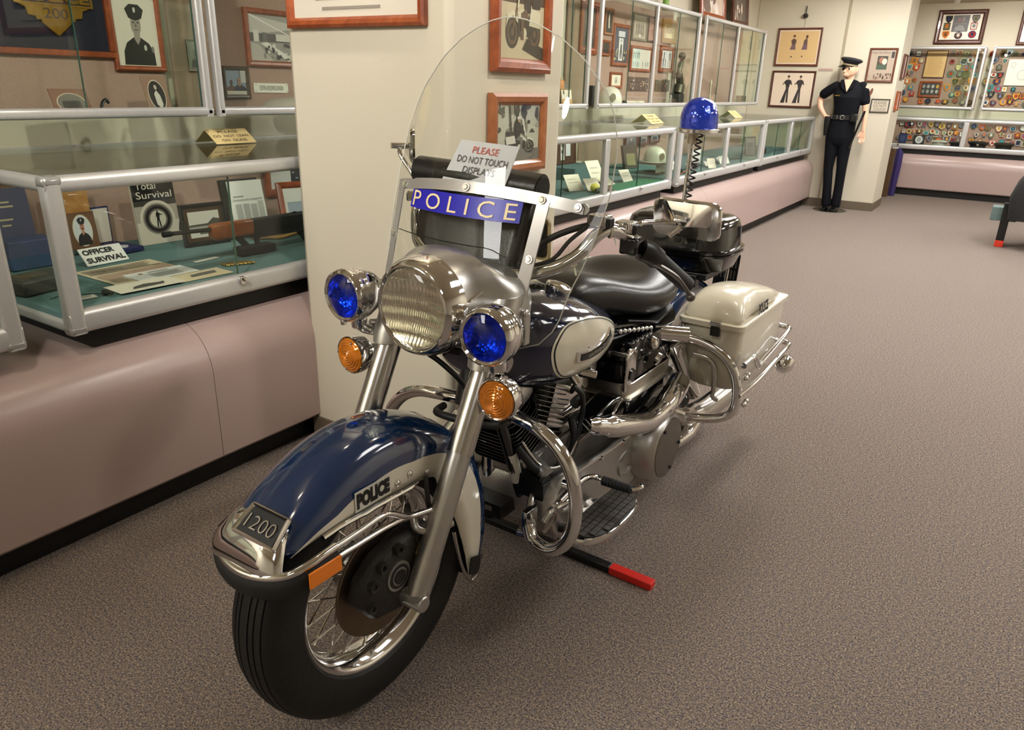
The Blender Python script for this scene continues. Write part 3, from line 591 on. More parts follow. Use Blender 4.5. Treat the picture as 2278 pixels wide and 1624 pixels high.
# things standing in the wall cases
t = thing('medicine_bottle', 'orange topped dark bottle beside the pillar edge', 'bottle', loc=(-2.9, 5.06, 1.216))
MB().lathe([(0, 0), (.03, 0), (.032, .01), (.032, .1), (.028, .108)], C((52, 48, 40), .3)).build('lower_body', t)
MB().lathe([(.029, .105), (.029, .17), (.02, .182), (0, .182)], C((204, 132, 62), .3)).build('upper_body', t)
MB().lathe([(.018, .18), (.018, .2), (0, .2)], C((196, 186, 160), .3)).build('cap', t)
picture('framed_photograph', 'bright small framed picture of a steeple standing beside the orange bottle', leanL(-2.86, 5.1, 1.217, .15), .17, .12, (.007, .01, C((170, 150, 110))), (244, 232, 218), [((206, 160, 112), [(0, 0), (1, 0), (1, .35), (.7, .42), (.55, .4), (.52, .62), (.48, .4), (.2, .42), (0, .36)])])
picture('photo_card', 'dark grey photograph card propped near the end of the short wall case', leanL(-2.9, 5.12, 1.216, .12, .2), .1, .16, None, (112, 104, 100), blotch(10, [(60, 56, 58), (150, 140, 134)], seed=41), cat='photograph')
bk = MB().box((-2.82, 5.42, 1.29), (.05, .1, .15), C((36, 34, 38), .5)); bk.box((-2.794, 5.42, 1.3), (.002, .06, .06), C((70, 66, 76), .4))
tag(bk.build('book', bevel=.003), 'black bound book standing at the wall case seam', 'book')
# white helmets
def helmet(name, label, loc, s, rz=0):
    t = thing(name, label, 'helmet', loc=loc, rz=rz)
    HW = C((226, 222, 206), .25)
    MB().loft([[Vector((s*a*math.cos(q), s*.86*a*math.sin(q), s*z)) for q in (2*math.pi*k/28 for k in range(28))] for a, z in ((1, 0), (1.02, .2), (1.0, .45), (.93, .7), (.8, .92), (.58, 1.1), (.3, 1.2), (.06, 1.23))], HW).build('shell', t)
    MB().lathe([(1.0*s, 0), (1.12*s, -.02*s), (1.14*s, .02*s), (1.03*s, .06*s)], HW).build('brim', t)
    MB().prism(ell(0, 0, .2*s, .26*s, 16), C((120, 108, 76), .3), (s*1.0, 0, s*.5), (0, 1, 0), (-.15, 0, 1), .012).build('emblem', t)
    MB().tube(cr([(s*.8, s*.5, .0), (s*.5, s*.75, -.005), (-s*.5, s*.75, 0)]), .006, BLACKS, 8).build('chin_strap', t)
    return t
helmet('police_helmet', 'tall white helmet with round emblem on the wall case shelf', (-2.87, 5.83, 1.222), .115, -.9)
rl = MB().tube([(-2.87, 6.12, 1.235), (-2.87, 6.5, 1.235)], .018, C((210, 200, 184), .5), 12); rl.cyl((-2.87, 6.1, 1.235), (-2.87, 6.13, 1.235), .02, BLACKS)
tag(rl.build('baton'), 'pale baton with black grip lying beside the tall white helmet', 'baton')
def figurine(label, x, y, z, h, col, col2):
    t = thing('figurine', label, 'figurine', loc=(x, y, z))
    MB().lathe([(0, 0), (h*.16, 0), (h*.15, h*.06), (h*.06, h*.08)], C((60, 52, 46))).build('base', t)
    MB().lathe([(h*.05, h*.07), (h*.09, h*.3), (h*.07, h*.5), (h*.12, h*.72), (h*.05, h*.8), (h*.03, h*.82)], C(col, .4)).build('body', t)
    MB().ball((0, 0, h*.89), (h*.07, h*.07, h*.09), C(col2, .4)).build('head', t)
figurine('small grey and white officer figurine on the case shelf near the seam', -2.85, 7.09, 1.216, .11, (176, 172, 168), (96, 92, 90))
figurine('white figurine under the tall candle shape in the far wall case', -2.85, 8.36, 1.216, .12, (226, 216, 204), (90, 80, 74))
tr = thing('trophy', 'large dim bronze statuette behind the glass door overlap', 'trophy', loc=(-2.88, 7.34, 1.216))
MB().box((0, 0, .05), (.09, .13, .1), C((58, 54, 48))).build('base', tr, bevel=.006)
MB().tube(cr([(0, 0, .1), (0, .03, .2), (0, -.02, .3), (0, .02, .4)]), [.05]*6+[.035]*6+[.025]*6+[.02], P('bronze', (88, 84, 66), .4, .6), 12).build('figure', tr)
MB().ball((0, .02, .44), .035, P('bronze', (88, 84, 66), .4, .6)).build('head', tr)
if True:
    cs = MB().lathe([(0, 0), (.03, 0), (.012, .02), (.009, .2), (.014, .22), (0, .25)], C((214, 206, 180), .3), (-2.87, 8.24, 1.216)); tag(cs.build('candlestick'), 'tall thin pale candlestick in the far wall case', 'candlestick')
gc = thing('glass_cube', 'small clear block award at the right end of the far wall case', 'award', loc=(-2.87, 9.35, 1.216))
MB().box((0, 0, .045), (.08, .14, .09), glass('award_glass', (206, 196, 186), 1.0, .1)).build('block', gc, bevel=.004); MB().box((0, 0, .01), (.05, .05, .02), C((50, 48, 50))).build('base', gc)
# -- wall stub by the mannequin
def drawing(label, z0, h, bg, shp): return picture('framed_drawing', label, onB(-2.505, z0, 10.216), .53, h, (.024, .02, WOODD if z0 < 1.5 else wood_mat('mid_wood', (86, 48, 34), (112, 64, 44))), bg, shp, mat=(236, 220, 204), frame2=.03)
drawing('framed drawing of two women in skirt uniforms, upper of two', 1.664, .435, (218, 184, 132),
        [((96, 74, 66), [(.3, .42), (.33, .58), (.3, .7), (.34, .76), (.4, .76), (.44, .7), (.42, .58), (.44, .42)]), ((120, 96, 100), [(.29, .42), (.33, .58), (.42, .58), (.44, .42)]), ((206, 160, 130), ell(.37, .81, .03, .05, 12)), ((80, 56, 46), ell(.37, .85, .035, .035, 12)),
         ((106, 82, 76), [(.6, .42), (.63, .6), (.63, .7), (.67, .76), (.72, .75), (.73, .6), (.74, .42)]), ((120, 92, 104), [(.59, .42), (.63, .58), (.73, .58), (.74, .42)]), ((96, 70, 60), ell(.7, .82, .032, .06, 12)), ((70, 56, 50), ell(.35, .2, .02, .025, 8)), ((70, 56, 50), ell(.63, .21, .02, .025, 8))])
def standing(cx, s, col=(54, 46, 48), skin=(190, 150, 124)):
    return [(col, [(cx-.02, .05), (cx-.13, .05-.0), (cx-.02, .52), (cx-.04, .64), (cx-.09, .70), (cx-.1, .64), (cx-.13, .66), (cx-.05, .8), (cx+.02, .82), (cx+.09, .79), (cx+.13, .66), (cx+.1, .64), (cx+.08, .7), (cx+.05, .52), (cx+.07, .06), (cx+.02, .06), (cx+.01, .42)]), (skin, ell(cx+.015, .88, .028, .05, 12)), (col, ell(cx+.015, .92, .035, .035, 12)), ((84, 74, 76), rect(cx-.035, .56, cx+.06, .575))]
drawing('framed drawing of two officers in dark trousers, lower of two', 1.178, .432, (232, 214, 192), standing(.36, 1)+standing(.68, 1, (60, 52, 54)))
picture('framed_poster', 'brown framed newspaper page beside the mannequin head', onB(-1.523, 1.495, 10.216), .305, .375, (.022, .02, wood_mat('mid_wood', (86, 48, 34), (112, 64, 44))), (176, 160, 142),
        [((70, 66, 58), rect(.3, .36, .72, .8)), ((150, 104, 84), ell(.48, .66, .11, .1)), ((210, 196, 180), ell(.6, .62, .1, .1)), ((72, 90, 72), rect(.32, .37, .7, .52)), ((60, 56, 54), rect(.84, .74, .96, .94))]+blotch(16, [(110, 88, 74), (70, 58, 50), (150, 124, 104)], .04, .03, .96, .24, .06, 51), words=(('Cops And Moms', .42, .9, .76, .08, (84, 70, 78)),))
picture('wall_sign', 'small dark framed please do not touch sign right of the mannequin', onB(-1.458, 1.157, 10.216), .208, .155, (.012, .012, C((48, 44, 38))), (206, 196, 176), [((120, 112, 98), rect(.06, .05, .94, .08)), ((120, 112, 98), rect(.06, .92, .94, .95))], cat='sign', words=(('PLEASE', .5, .76, .72, .2, (96, 90, 82)), ('DO NOT', .5, .5, .76, .2, (96, 90, 82)), ('TOUCH', .5, .23, .7, .2, (96, 90, 82))))
picture('wall_label', 'small blank mauve label strip left of the mannequin cap', onB(-2.14, 1.612, 10.219), .17, .03, None, (190, 164, 152), lines(.1, .2, .9, .8, 1, (160, 134, 124)), cat='label')
t = thing('wall_lamp', 'small black lamp hanging on the wall above the drawings', 'lamp', basis((-2.465, 10.219, 2.2), (1, 0, 0), (0, 0, 1)))
MB().lathe([(.0, .0), (.025, .0), (.03, .03), (.02, .06), (.0, .065)], BLACKS, (0, .03, .0), (0, 0, 1), 14).build('housing', t); MB().tube([(0, .05, .03), (0, .14, .02)], .006, BLACKS, 8).build('hook', t); MB().tube(cr([(0, .0, .01), (.003, -.05, .004), (-.004, -.1, .002)]), .002, C((150, 136, 112)), 6).build('wire', t)
for i, (z0, h, lab) in enumerate(((1.535, .28, 'upper dark frame seen edge-on on the side of the wall stub'), (1.18, .225, 'lower red frame seen edge-on on the side of the wall stub'))):
    picture('framed_photograph', lab, basis((-1.328, 10.52, z0), (0, 1, 0), (0, 0, 1)), .24, h, (.02, .025, WOODD if i == 0 else WOOD), (206, 190, 176), blotch(8, [(150, 130, 116), (110, 96, 90)], seed=60+i))
# ================================================================ THINGS IN THE TABLE CASES
DZ = .6985
# left case: officer survival display
t = picture('title_card', 'white card lettered officer survival on the teal felt', leanL(-2.70, 1.43, DZ, .75, -.05), .16, .075, None, (226, 224, 220), [], cat='sign', words=(('OFFICER', .42, .74, .74, .3, (40, 40, 42), dict(bold=.004)), ('SURVIVAL', .5, .27, .9, .3, (40, 40, 42), dict(bold=.004))))
NEWS = (214, 198, 170)
picture('newspaper', 'yellowed newspaper clipping spread on the felt before the officer survival card', flat(-2.51, 1.415, DZ+.001, math.pi/2+.0) @ Matrix.Translation((0, -.13, 0)), .285, .27, None, NEWS, [((150, 120, 104), rect(.28, .02, .98, .3)), ((190, 160, 140), rect(.05, .3, .98, .55))]+lines(.04, .62, .96, .92, 6, (120, 108, 96))+lines(.05, .05, .26, .28, 6, (150, 136, 120)), cat='newspaper', thick=.001, words=(('The Log', .3, .76, .4, .12, (90, 80, 72)),))
picture('letter', 'white letter with small red seal on the yellowed newspaper clipping', flat(-2.41, 1.455, DZ+.0035, math.pi/2-.03) @ Matrix.Translation((0, -.06, 0)), .215, .125, None, (226, 226, 224), lines(.3, .1, .9, .62, 6, (170, 168, 166), 5)+[((150, 96, 80), ell(.22, .74, .035, .07, 12))]+lines(.34, .7, .8, .86, 2, (150, 148, 150), 6), cat='paper', thick=.001)
picture('photo_sheet', 'white sheet with dark landscape photograph, nearest the case front rail', flat(-2.3, 1.325, DZ+.006, math.pi/2-.06) @ Matrix.Translation((0, -.055, 0)), .215, .115, None, (222, 214, 198), [((84, 80, 80), [(.24, .2), (.74, .24), (.8, .5), (.7, .46), (.5, .56), (.3, .42)])], cat='paper', thick=.001)
picture('photo_sheet', 'cream sheet with a small photograph beside the brass cartridges', flat(-2.3, 1.525, DZ+.001, math.pi/2-.04) @ Matrix.Translation((0, -.055, 0)), .205, .105, None, (214, 198, 164), [((96, 92, 90), [(.32, .36), (.8, .4), (.86, .72), (.6, .7), (.36, .62)]), ((226, 220, 206), rect(.02, .05, .1, .95))], cat='paper', thick=.001)
picture('name_card', 'blank narrow white card lying between letter and rifle rest', flat(-2.47, 1.685, DZ+.001, math.pi/2+.1), .105, .022, None, (206, 204, 194), [], cat='card', thick=.002)
picture('name_card', 'small white label beside the whistle at the case corner', flat(-2.315, 1.135, DZ+.001, math.pi/2-.1) @ Matrix.Translation((0, -.02, 0)), .06, .035, None, (228, 224, 212), lines(.15, .2, .85, .8, 2, (120, 116, 110)), cat='card', thick=.002)
BRASS = P('brass', (212, 176, 88), .25, 1.0)
for i in range(7):
    y = 1.664+i*.0145; x = -2.345+i*.006
    c = MB().lathe([(0, 0), (.0048, 0), (.0048, .022), (.0042, .027), (.003, .036), (0, .040)], BRASS, (x-.018, y, DZ+.0055), (1, .15, 0), 10)
    tag(c.build('cartridge'), ('brass rifle cartridge in the row on the felt, %s from the left' % ('first', 'second', 'third', 'fourth', 'fifth', 'sixth', 'seventh')[i]), 'cartridge', 'row of brass cartridges')
t = thing('whistle', 'dark metal whistle with thin chain near the case corner', 'whistle', loc=(-2.285, 1.19, DZ))
MB().cyl((-.012, -.008, .009), (-.012, .008, .009), .009, IRON).box((.008, 0, .012), (.034, .014, .009), IRON).build('body', t, bevel=.001)
MB().tube(cr([(-.02, 0, .004), (-.06, -.03, .002), (-.1, -.09, .002), (-.09, -.13, .002)]), .0012, BLACKS, 5).build('chain', t)
picture('portrait_card', 'brown mat with oval colour portrait of a moustached officer in cap', leanL(-2.9, 1.46, .722, .12, 0), .108, .137, None, (104, 72, 50), [((206, 186, 150), ell(.5, .5, .34, .44, 28)), ((206, 208, 210), ell(.5, .5, .32, .42, 28))]+[(c, [(.5+(x-.5)*.72, .08+y*.9) for x, y in pl]) for c, pl in portrait(.5, .02, .86, (28, 28, 34), (186, 130, 104), True, .9)]+[((60, 40, 32), rect(.44, .545, .56, .565))], cat='photograph')
pl = MB().box((-2.95, 1.45, .86), (.02, .14, .2), wood_mat('oak', (166, 116, 62), (190, 140, 82))); tag(pl.build('wooden_plaque', bevel=.003), 'light oak plaque standing behind the oval officer portrait', 'plaque')
MB().bb((-3.03, 1.5, .697), (-2.86, 1.69, .748), TEAL).build('felt_riser', bpy.data.objects['display_case.001'], smooth=0) if False else None
t = thing('medal_case', 'open blue medal case with white satin lid and ribboned medal', 'medal case', loc=(-2.86, 1.57, DZ+.002), rz=.1)
BLUE = P('blue_velvet', (34, 38, 84), .8)
MB().bb((-.1, -.045, 0), (.06, .06, .018), BLUE).build('base', t, bevel=.003)
MB().box((-.115, .0, .085), (.014, .1, .15), BLUE).build('lid', t, bevel=.004)
MB().box((-.1065, .0, .087), (.003, .084, .134), P('white_satin', (214, 204, 192), .6)).build('satin_lining', t, bevel=.001)
MB().poly([(-.07, -.02), (-.02, -.02), (-.03, .02), (-.06, .02)], C((206, 110, 46)), (0, 0, .019)).poly([(-.025, -.015), (0, -.015), (0, .015), (-.025, .015)], C((70, 120, 60)), (0, 0, .0193)).build('ribbon', t, smooth=0)
MB().cyl((.02, 0, .018), (.02, 0, .023), .018, C((206, 206, 210), .3)).build('medal', t)
t = thing('paperback_book', 'paperback book titled total survival with a figure in a ring of light', 'book', leanL(-2.885, 1.765, DZ, .1, .05))
MB().bb((-.088, 0, -.02), (.088, .252, -.002), C((214, 204, 186))).build('pages', t, smooth=0)
cv = MB().bb((-.09, 0, -.002), (.09, .254, .0), C((168, 158, 146), .3))
ring = [((36, 33, 32), rect(-.09, .16, .09, .254)), ((70, 64, 60), rect(-.09, .155, .09, .175)), ((206, 196, 180), rect(-.09, 0, .09, .09)), ((206, 196, 180), ell(0, .1, .075, .075, 30)), ((150, 142, 132), ell(0, .1, .064, .064, 30)), ((84, 78, 74), ell(0, .1, .058, .058, 30)), ((44, 41, 40), ell(0, .1, .051, .051, 30)), ((110, 103, 96), ell(0, .1, .041, .041, 30)), ((206, 198, 180), ell(0, .1, .034, .034, 30))]
for i, (c, pl) in enumerate(ring): cv.poly(pl, C(c, .3), h=.0006+i*.0002)
bdy, hd = fig_stand(0, .068, .068, .9, .6)
cv.poly(bdy, INK, h=.0028).poly(hd, INK, h=.0028).poly([(.004, .118), (.02, .113), (.02, .116), (.005, .123)], INK, h=.0029)
cv.text('Total', .03, C((222, 212, 194)), (-.03, .234, .003), fit=(.085, .028)).text('Survival', .03, C((222, 212, 194)), (.0, .198, .003), fit=(.15, .028)); cv.build('cover', t, smooth=0, recalc=False)
picture('framed_photograph', 'small black framed landscape photograph with gold line, behind the rifle barrel', leanL(-2.72, 1.862, DZ, .12, .12), .2, .17, (.018, .012, BLACKS), (196, 190, 178), [((150, 146, 136), rect(.0, .3, 1, .5)), ((74, 70, 64), [(0, .5), (.6, .52), (.8, .72), (1, .66), (1, .44), (0, .42)]), ((222, 218, 206), rect(.1, .2, .7, .3)), ((90, 84, 80), rect(.3, .12, .8, .2))], mat=(66, 48, 34), frame2=.1)
t = picture('newspaper', 'white newspaper page standing up on a dark holder behind the rifle', leanL(-2.72, 2.09, .76, .2, .1), .165, .18, None, (222, 222, 214), [((170, 170, 164), rect(.12, .06, .3, .46)), ((170, 170, 164), rect(.34, .06, .52, .46)), ((170, 170, 164), rect(.56, .06, .74, .44)), ((176, 176, 170), rect(.78, .1, .94, .5)), ((150, 150, 146), rect(.1, .62, .4, .65))], cat='newspaper', words=(('Controversy said to hanging Slee', .5, .55, .86, .07, (110, 110, 108)),))
MB().bb((-.105, -.06, -.03), (.07, .19, -.006), BLACKM).build('holder', t)
picture('framed_photograph', 'red-brown framed silver badge collage behind the newspaper page', onL(2.56, .805, -3.03), .27, .19, (.035, .02, WOOD), (206, 204, 198), [((60, 60, 66), rect(.62, .2, 1, 1)), ((206, 180, 70), [(.2, .95), (.3, .7), (.4, .95)]), ((90, 86, 60), [(.25, .95), (.3, .8), (.35, .95)])]+blotch(8, [(180, 180, 180), (110, 110, 112)], .64, .3, .98, .95, .06, 71))
picture('framed_photograph', 'red-brown frame leaning at the pillar behind the rifle', leanL(-2.86, 2.5, DZ, .25, .3), .22, .19, (.03, .02, WOOD), (216, 214, 206), [((150, 160, 170), rect(.1, .1, .9, .5))])
# rifle on a rest
t = thing('assault_rifle', 'black rifle with orange wood handguard on a dark rest beside the pillar', 'rifle', loc=(-2.46, 1.53, .80), rz=math.pi/2-.05)
R_ = MB().cyl((.0, 0, .022), (.24, 0, .014), .0075, BLACKM).cyl((-.02, 0, .022), (.01, 0, .022), .010, BLACKM); R_.build('barrel', t)
MB().prism([(.045, .03), (.05, .06), (.07, .06), (.075, .025)], BLACKM, (0, .004, 0), (1, 0, 0), (0, 0, 1), .009).build('front_sight', t)
ORW = wood_mat('orange_wood', (124, 62, 24), (150, 84, 40), 20)
MB().loft([[Vector((x, y*k, .012+z*k)) for y, z in rrect(-.02, -.036, .02, .024, .01, 3)] for x, k in ((.165, .7), (.18, 1), (.34, 1.05), (.345, .9))], ORW).build('handguard', t)
MB().loft([[Vector((x, y, .005+z)) for y, z in rrect(-.02, -.045*k, .02, .03, .006, 3)] for x, k in ((.34, 1), (.62, 1.05), (.9, 1.0))], P('gunmetal', (40, 40, 42), .45, .3)).build('receiver', t)
MB().prism([(.56, -.04), (.64, -.04), (.72, -.13), (.65, -.15)], BLACKM, (0, .012, 0), (1, 0, 0), (0, 0, 1), .024).build('magazine', t)
MB().prism([(.26, -.03), (.34, -.12), (.36, -.12), (.35, -.06), (.56, -.0), (.56, -.02), (.37, -.085), (.37, -.13), (.33, -.14), (.24, -.04)], BLACKM, (0, .008, .04), (1, 0, 0), (0, 0, 1), .016).build('rest_bracket', t)
MB().bb((.27, -.03, -.1005), (.43, .03, -.068), BLACKM).build('rest_base', t, bevel=.004)
rp = MB()
for k in range(5): rp.tube([Vector((-2.66+.07*math.cos(a), 2.17+.12*math.sin(a), DZ+.012+.009*k+.004*math.sin(a*5+k))) for a in (2*math.pi*q/36 for q in range(36))], .009, C((166, 126, 74), .9), 8, closed=True)
tag(rp.build('rope_coil'), 'coil of tan rope lying on the felt behind the rifle', 'rope')
t = thing('magazine_pouch', 'orange brown leather pouch in front of the coiled rope', 'pouch', loc=(-2.5, 2.33, DZ)); MB().bb((-.03, -.05, 0), (.03, .05, .07), C((168, 84, 36), .5)).build('body', t, bevel=.008); MB().bb((.03, -.045, .035), (.036, .045, .072), C((150, 72, 30), .5)).build('flap', t, bevel=.003)
t = thing('binder', 'tall blue binder standing inside the case at the left picture edge', 'binder', leanL(-2.9, 1.21, DZ, .12)); MB().bb((-.1, 0, -.03), (.09, .27, 0), C((52, 62, 96), .5)).build('cover', t, bevel=.004)
for yy, ww in ((.22, .05), (.205, .07), (.16, .05), (.14, .03)): MB().bb((-ww/2, yy, .0), (ww/2, yy+.006, .0006), C((190, 176, 140))).build('lettering', t, smooth=0)
bx = MB().box((-2.86, 1.235, .75), (.1, .16, .1), C((44, 66, 110), .6)); tag(bx.build('blue_box', bevel=.004), 'small blue box standing before the blue binder', 'box')
t = thing('radio_set', 'dark handheld radio lying flat near the left end pane', 'radio', loc=(-2.52, 1.1, DZ), rz=.2)
MB().bb((-.06, -.09, 0), (.06, .09, .05), C((62, 60, 54), .5)).build('case', t, bevel=.008); MB().bb((-.03, -.06, .05), (.03, .02, .053), C((90, 78, 56), .5)).build('label', t, smooth=0)
picture('easel_card', 'gold edged picture on an easel at the far left behind the radio', leanL(-2.62, 1.02, DZ, .3), .1, .13, (.01, .008, P('old_gold', (150, 126, 74), .4, .5)), (160, 156, 150), blotch(6, [(200, 196, 190), (90, 86, 80)], seed=81), cat='photograph')
# tent signs on the glass tops
def tent(label, x, y, s, txt=True, rz=0):
    t = thing('tent_sign', label, 'sign', loc=(x, y, 1.0915), rz=rz); w_, h_, d_ = .2*s, .055*s, .075*s
    a = [(d_, 0), (d_-.003, 0), (-.0, h_-.004), (-d_+.003, 0), (-d_, 0), (0, h_)]
    MB().loft([[Vector((p, yy, q)) for p, q in a] for yy in (-w_/2, w_/2)], P('sign_card', (222, 200, 140), .5)).build('folded_card', t, smooth=0)
    if txt:
        U = Vector((0, 1, 0)); V = Vector((-d_, 0, h_)).normalized(); N = U.cross(V)
        b = MB(); 
        for k, (s_, ww) in enumerate((('PLEASE', .5), ('DO  NOT  LEAN', .86), ('ON  GLASS', .62))):
            b.text(s_, .02, C((70, 58, 44)), Vector((d_/2, 0, h_/2))+V*(.28-.28*k)*math.hypot(d_, h_)+N*.0012, U, V, fit=(w_*ww, .15*math.hypot(d_, h_)))
        b.build('lettering', t, smooth=0)
tent('cream tent card please do not lean on glass, left of the pillar', -2.83, 2.085, 1.0)
tent('cream tent card on glass before the blue beacon', -2.55, 5.9, 1.25, True)
tent('small cream tent card on the farthest glass table case', -2.6, 8.2, 1.25, True)
# first case right of the pillar
def ccard(label, x, y, w_, h_, tilt=.7, yaw=0, col=(228, 220, 200), z=DZ):
    return picture('information_card', label, leanL(x, y, z, tilt, yaw), w_, h_, None, col, lines(.15, .4, .85, .8, 2, (196, 186, 166), int(x*-100)), cat='card', group='cards in the case right of the pillar', thick=.003)
ccard('tall white card leaning in front, left of the glass case lock', -2.42, 4.86, .15, .19, .55, .2)
ccard('white card behind the yellow lemon, nearest the pillar', -2.4, 4.47, .14, .12, .6, .3)
ccard('cream card lying in front of the case middle post', -2.3, 4.55, .13, .1, .7, .3, (210, 200, 178))
ccard('pinkish card standing half behind the lock rod', -2.46, 5.02, .12, .08, .6, .2, (226, 206, 190))
ccard('wide white card flat below the pinkish card', -2.36, 4.9, .13, .09, 1.1, .2)
ccard('white card just right of the case middle post', -2.36, 5.2, .12, .1, .6, .2)
for q, (x, y, lab) in enumerate(((-2.86, 5.36, 'tiny white card flat on the raised felt, left one'), (-2.9, 5.44, 'tiny white card flat on the raised felt, right one'))):
    picture('information_card', lab, flat(x, y, .79, math.pi/2), .06, .05, None, (220, 220, 206), [], cat='card', thick=.002)
fb = MB().box((-2.83, 5.2, .742), (.3, .5, .088), TEAL); tag(fb.build('felt_block', bevel=.004), 'teal felt covered riser block inside the first case right of the pillar', 'display block')
lm = MB().ball((-2.28, 4.5, DZ+.03), (.03, .038, .028), C((226, 214, 96), .4)); tag(lm.build('lemon'), 'yellow plastic lemon lying on the felt by the pillar', 'lemon')
gm = MB().bb((-2.33, 4.6, DZ), (-2.16, 5.42, DZ+.012), C((36, 104, 70), .9)); tag(gm.build('green_mat'), 'green felt mat along the front of the first right case', 'mat')
for q, (x, y, l, c, lab) in enumerate(((-2.22, 4.55, .14, (96, 76, 54), 'brown leather strap lying below the yellow lemon'), (-2.24, 4.5, .12, (70, 84, 58), 'dark green folded cloth beside the yellow lemon'), (-2.48, 4.6, .16, (52, 44, 38), 'dark leather holster lying behind the tall white card'))):
    b = MB().tube(cr([(x, y-l/2, DZ+.018), (x+.02, y, DZ+.026), (x-.01, y+l/2, DZ+.016)]), [.015]*6+[.02]*6+[.012], C(c, .6), 10); tag(b.build(('leather_strap', 'folded_cloth', 'holster')[q]), lab, ('strap', 'cloth', 'holster')[q])
picture('framed_photograph', 'dark wood display board with two white strips beside the pillar', leanL(-2.9, 5.19, .787, .06), .32, .2, (.02, .012, WOODD), (84, 60, 46), [((226, 222, 214), rect(.22, .1, .42, .98)), ((100, 96, 92), rect(.25, .7, .39, .9)), ((100, 96, 92), rect(.25, .4, .39, .55)), ((222, 222, 226), rect(.5, .26, .76, .84))])
WP('pale hanging document at the back of the first right case', 5.34, 5.5, .8, 1.0, None, (206, 196, 166), [((190, 178, 150), rect(.1, .1, .9, .4))])
# second case right of the pillar
helmet('police_helmet', 'white domed helmet on a box inside the second case', (-2.47, 5.93, .79), .1, -.6)
hb = thing('glass_display_box', 'clear box with small frame under the domed helmet', 'box', loc=(-2.47, 5.93, DZ))
MB().bb((-.1, -.13, 0), (.1, .13, .012), C((84, 66, 52))).bb((-.1, -.13, .076), (.1, .13, .088), C((96, 76, 60))).build('boards', hb); MB().bb((.06, -.11, .012), (.064, .11, .076), C((176, 164, 146))).build('front_label', hb, smooth=0)
for q, (y0, y1, z0, z1, c1, lab) in enumerate(((6.5, 6.76, .82, 1.0, (110, 110, 124), 'blue grey framed portrait at the back, left of three'), (6.8, 7.02, .84, 1.0, (150, 146, 150), 'grey framed portrait at the back, middle of three'), (7.06, 7.3, .85, 1.0, (140, 146, 160), 'small pale framed portrait at the back, right of three'))):
    WP(lab, y0, y1, z0, z1, (.025, .016, WOODD), c1, portrait(.5, .05, .8, (70, 70, 80), (190, 176, 166), q == 0))
tbk = thing('leather_book', 'tall brown leather book propped open beside the helmet', 'book', leanL(-2.75, 6.12, DZ, .25, .3)); MB().bb((-.09, 0, -.03), (.09, .2, 0), C((74, 60, 48), .5)).build('cover', tbk, bevel=.004); MB().bb((-.06, .03, 0), (.05, .13, .001), C((150, 140, 96))).build('label', tbk, smooth=0)
R2 = random.Random(11); k_ = 0
for q, (x, y, w_, h_) in enumerate(((-2.44, 6.3, .05, .03), (-2.55, 6.45, .06, .04), (-2.42, 6.62, .05, .03), (-2.6, 6.7, .06, .03), (-2.34, 6.9, .06, .04), (-2.5, 7.0, .08, .05), (-2.3, 7.25, .1, .06), (-2.4, 7.4, .09, .04))):
    picture('information_card', 'small white label card in the second case, %s from the helmet' % ('first', 'second', 'third', 'fourth', 'fifth', 'sixth', 'seventh', 'eighth')[q], leanL(x, y, DZ, .5+.3*R2.random(), R2.uniform(-.2, .5)), w_*1.4, h_*1.3, None, (224, 222, 212), [], cat='card', group='label cards in the second case')
for q, (x, y) in enumerate(((-2.5, 6.25), (-2.36, 6.5), (-2.62, 6.55), (-2.46, 6.85), (-2.3, 6.05), (-2.56, 7.15))):
    b = MB().tube(cr([(x, y-.07, DZ+.014), (x+.02, y, DZ+.02), (x-.01, y+.08, DZ+.012)]), [.012]*6+[.017]*6+[.008], (BLACKM, IRON, C((62, 54, 44)))[q % 3], 8)
    b.prism([(0, 0), (.05, 0), (.055, .02), (0, .025)], BLACKM, (x+.01, y+.03, DZ+.006), (0, 1, 0), (1, 0, 0), .014)
    tag(b.build('revolver'), 'dark old handgun lying among the label cards, %s from the helmet' % ('first', 'second', 'third', 'fourth', 'fifth', 'sixth')[q], 'handgun', 'handguns in the second case')
rd = MB().tube([(-2.2, 5.75, DZ+.008), (-2.3, 6.2, DZ+.008)], .006, C((150, 92, 60)), 8); tag(rd.build('wooden_rod'), 'thin reddish wooden rod on the felt near the case corner', 'rod')
ccard('white folded card standing at the middle post of the second case', -2.24, 6.72, .1, .09, .4, .4)
picture('information_card', 'tall white panel behind the coiled cord of the beacon', leanL(-2.42, 6.78, DZ+.03, .05, .3), .12, .12, None, (232, 232, 232), [], cat='card')
# last case
picture('framed_photograph', 'rounded frame with two officers standing inside the last case', leanL(-2.4, 8.42, DZ, .2, .3), .2, .2, (.014, .012, BLACKS), (84, 84, 92), people([.35, .62], .05, .8, (34, 34, 44), (200, 160, 140), 1.1))
b = MB().box((-2.45, 8.75, .728), (.16, .34, .058), C((84, 54, 42), .5)); b.box((-2.45, 8.75, .76), (.12, .26, .008), C((120, 84, 60), .5)); tag(b.build('wooden_box', bevel=.004), 'low reddish wooden box in the last case', 'box')

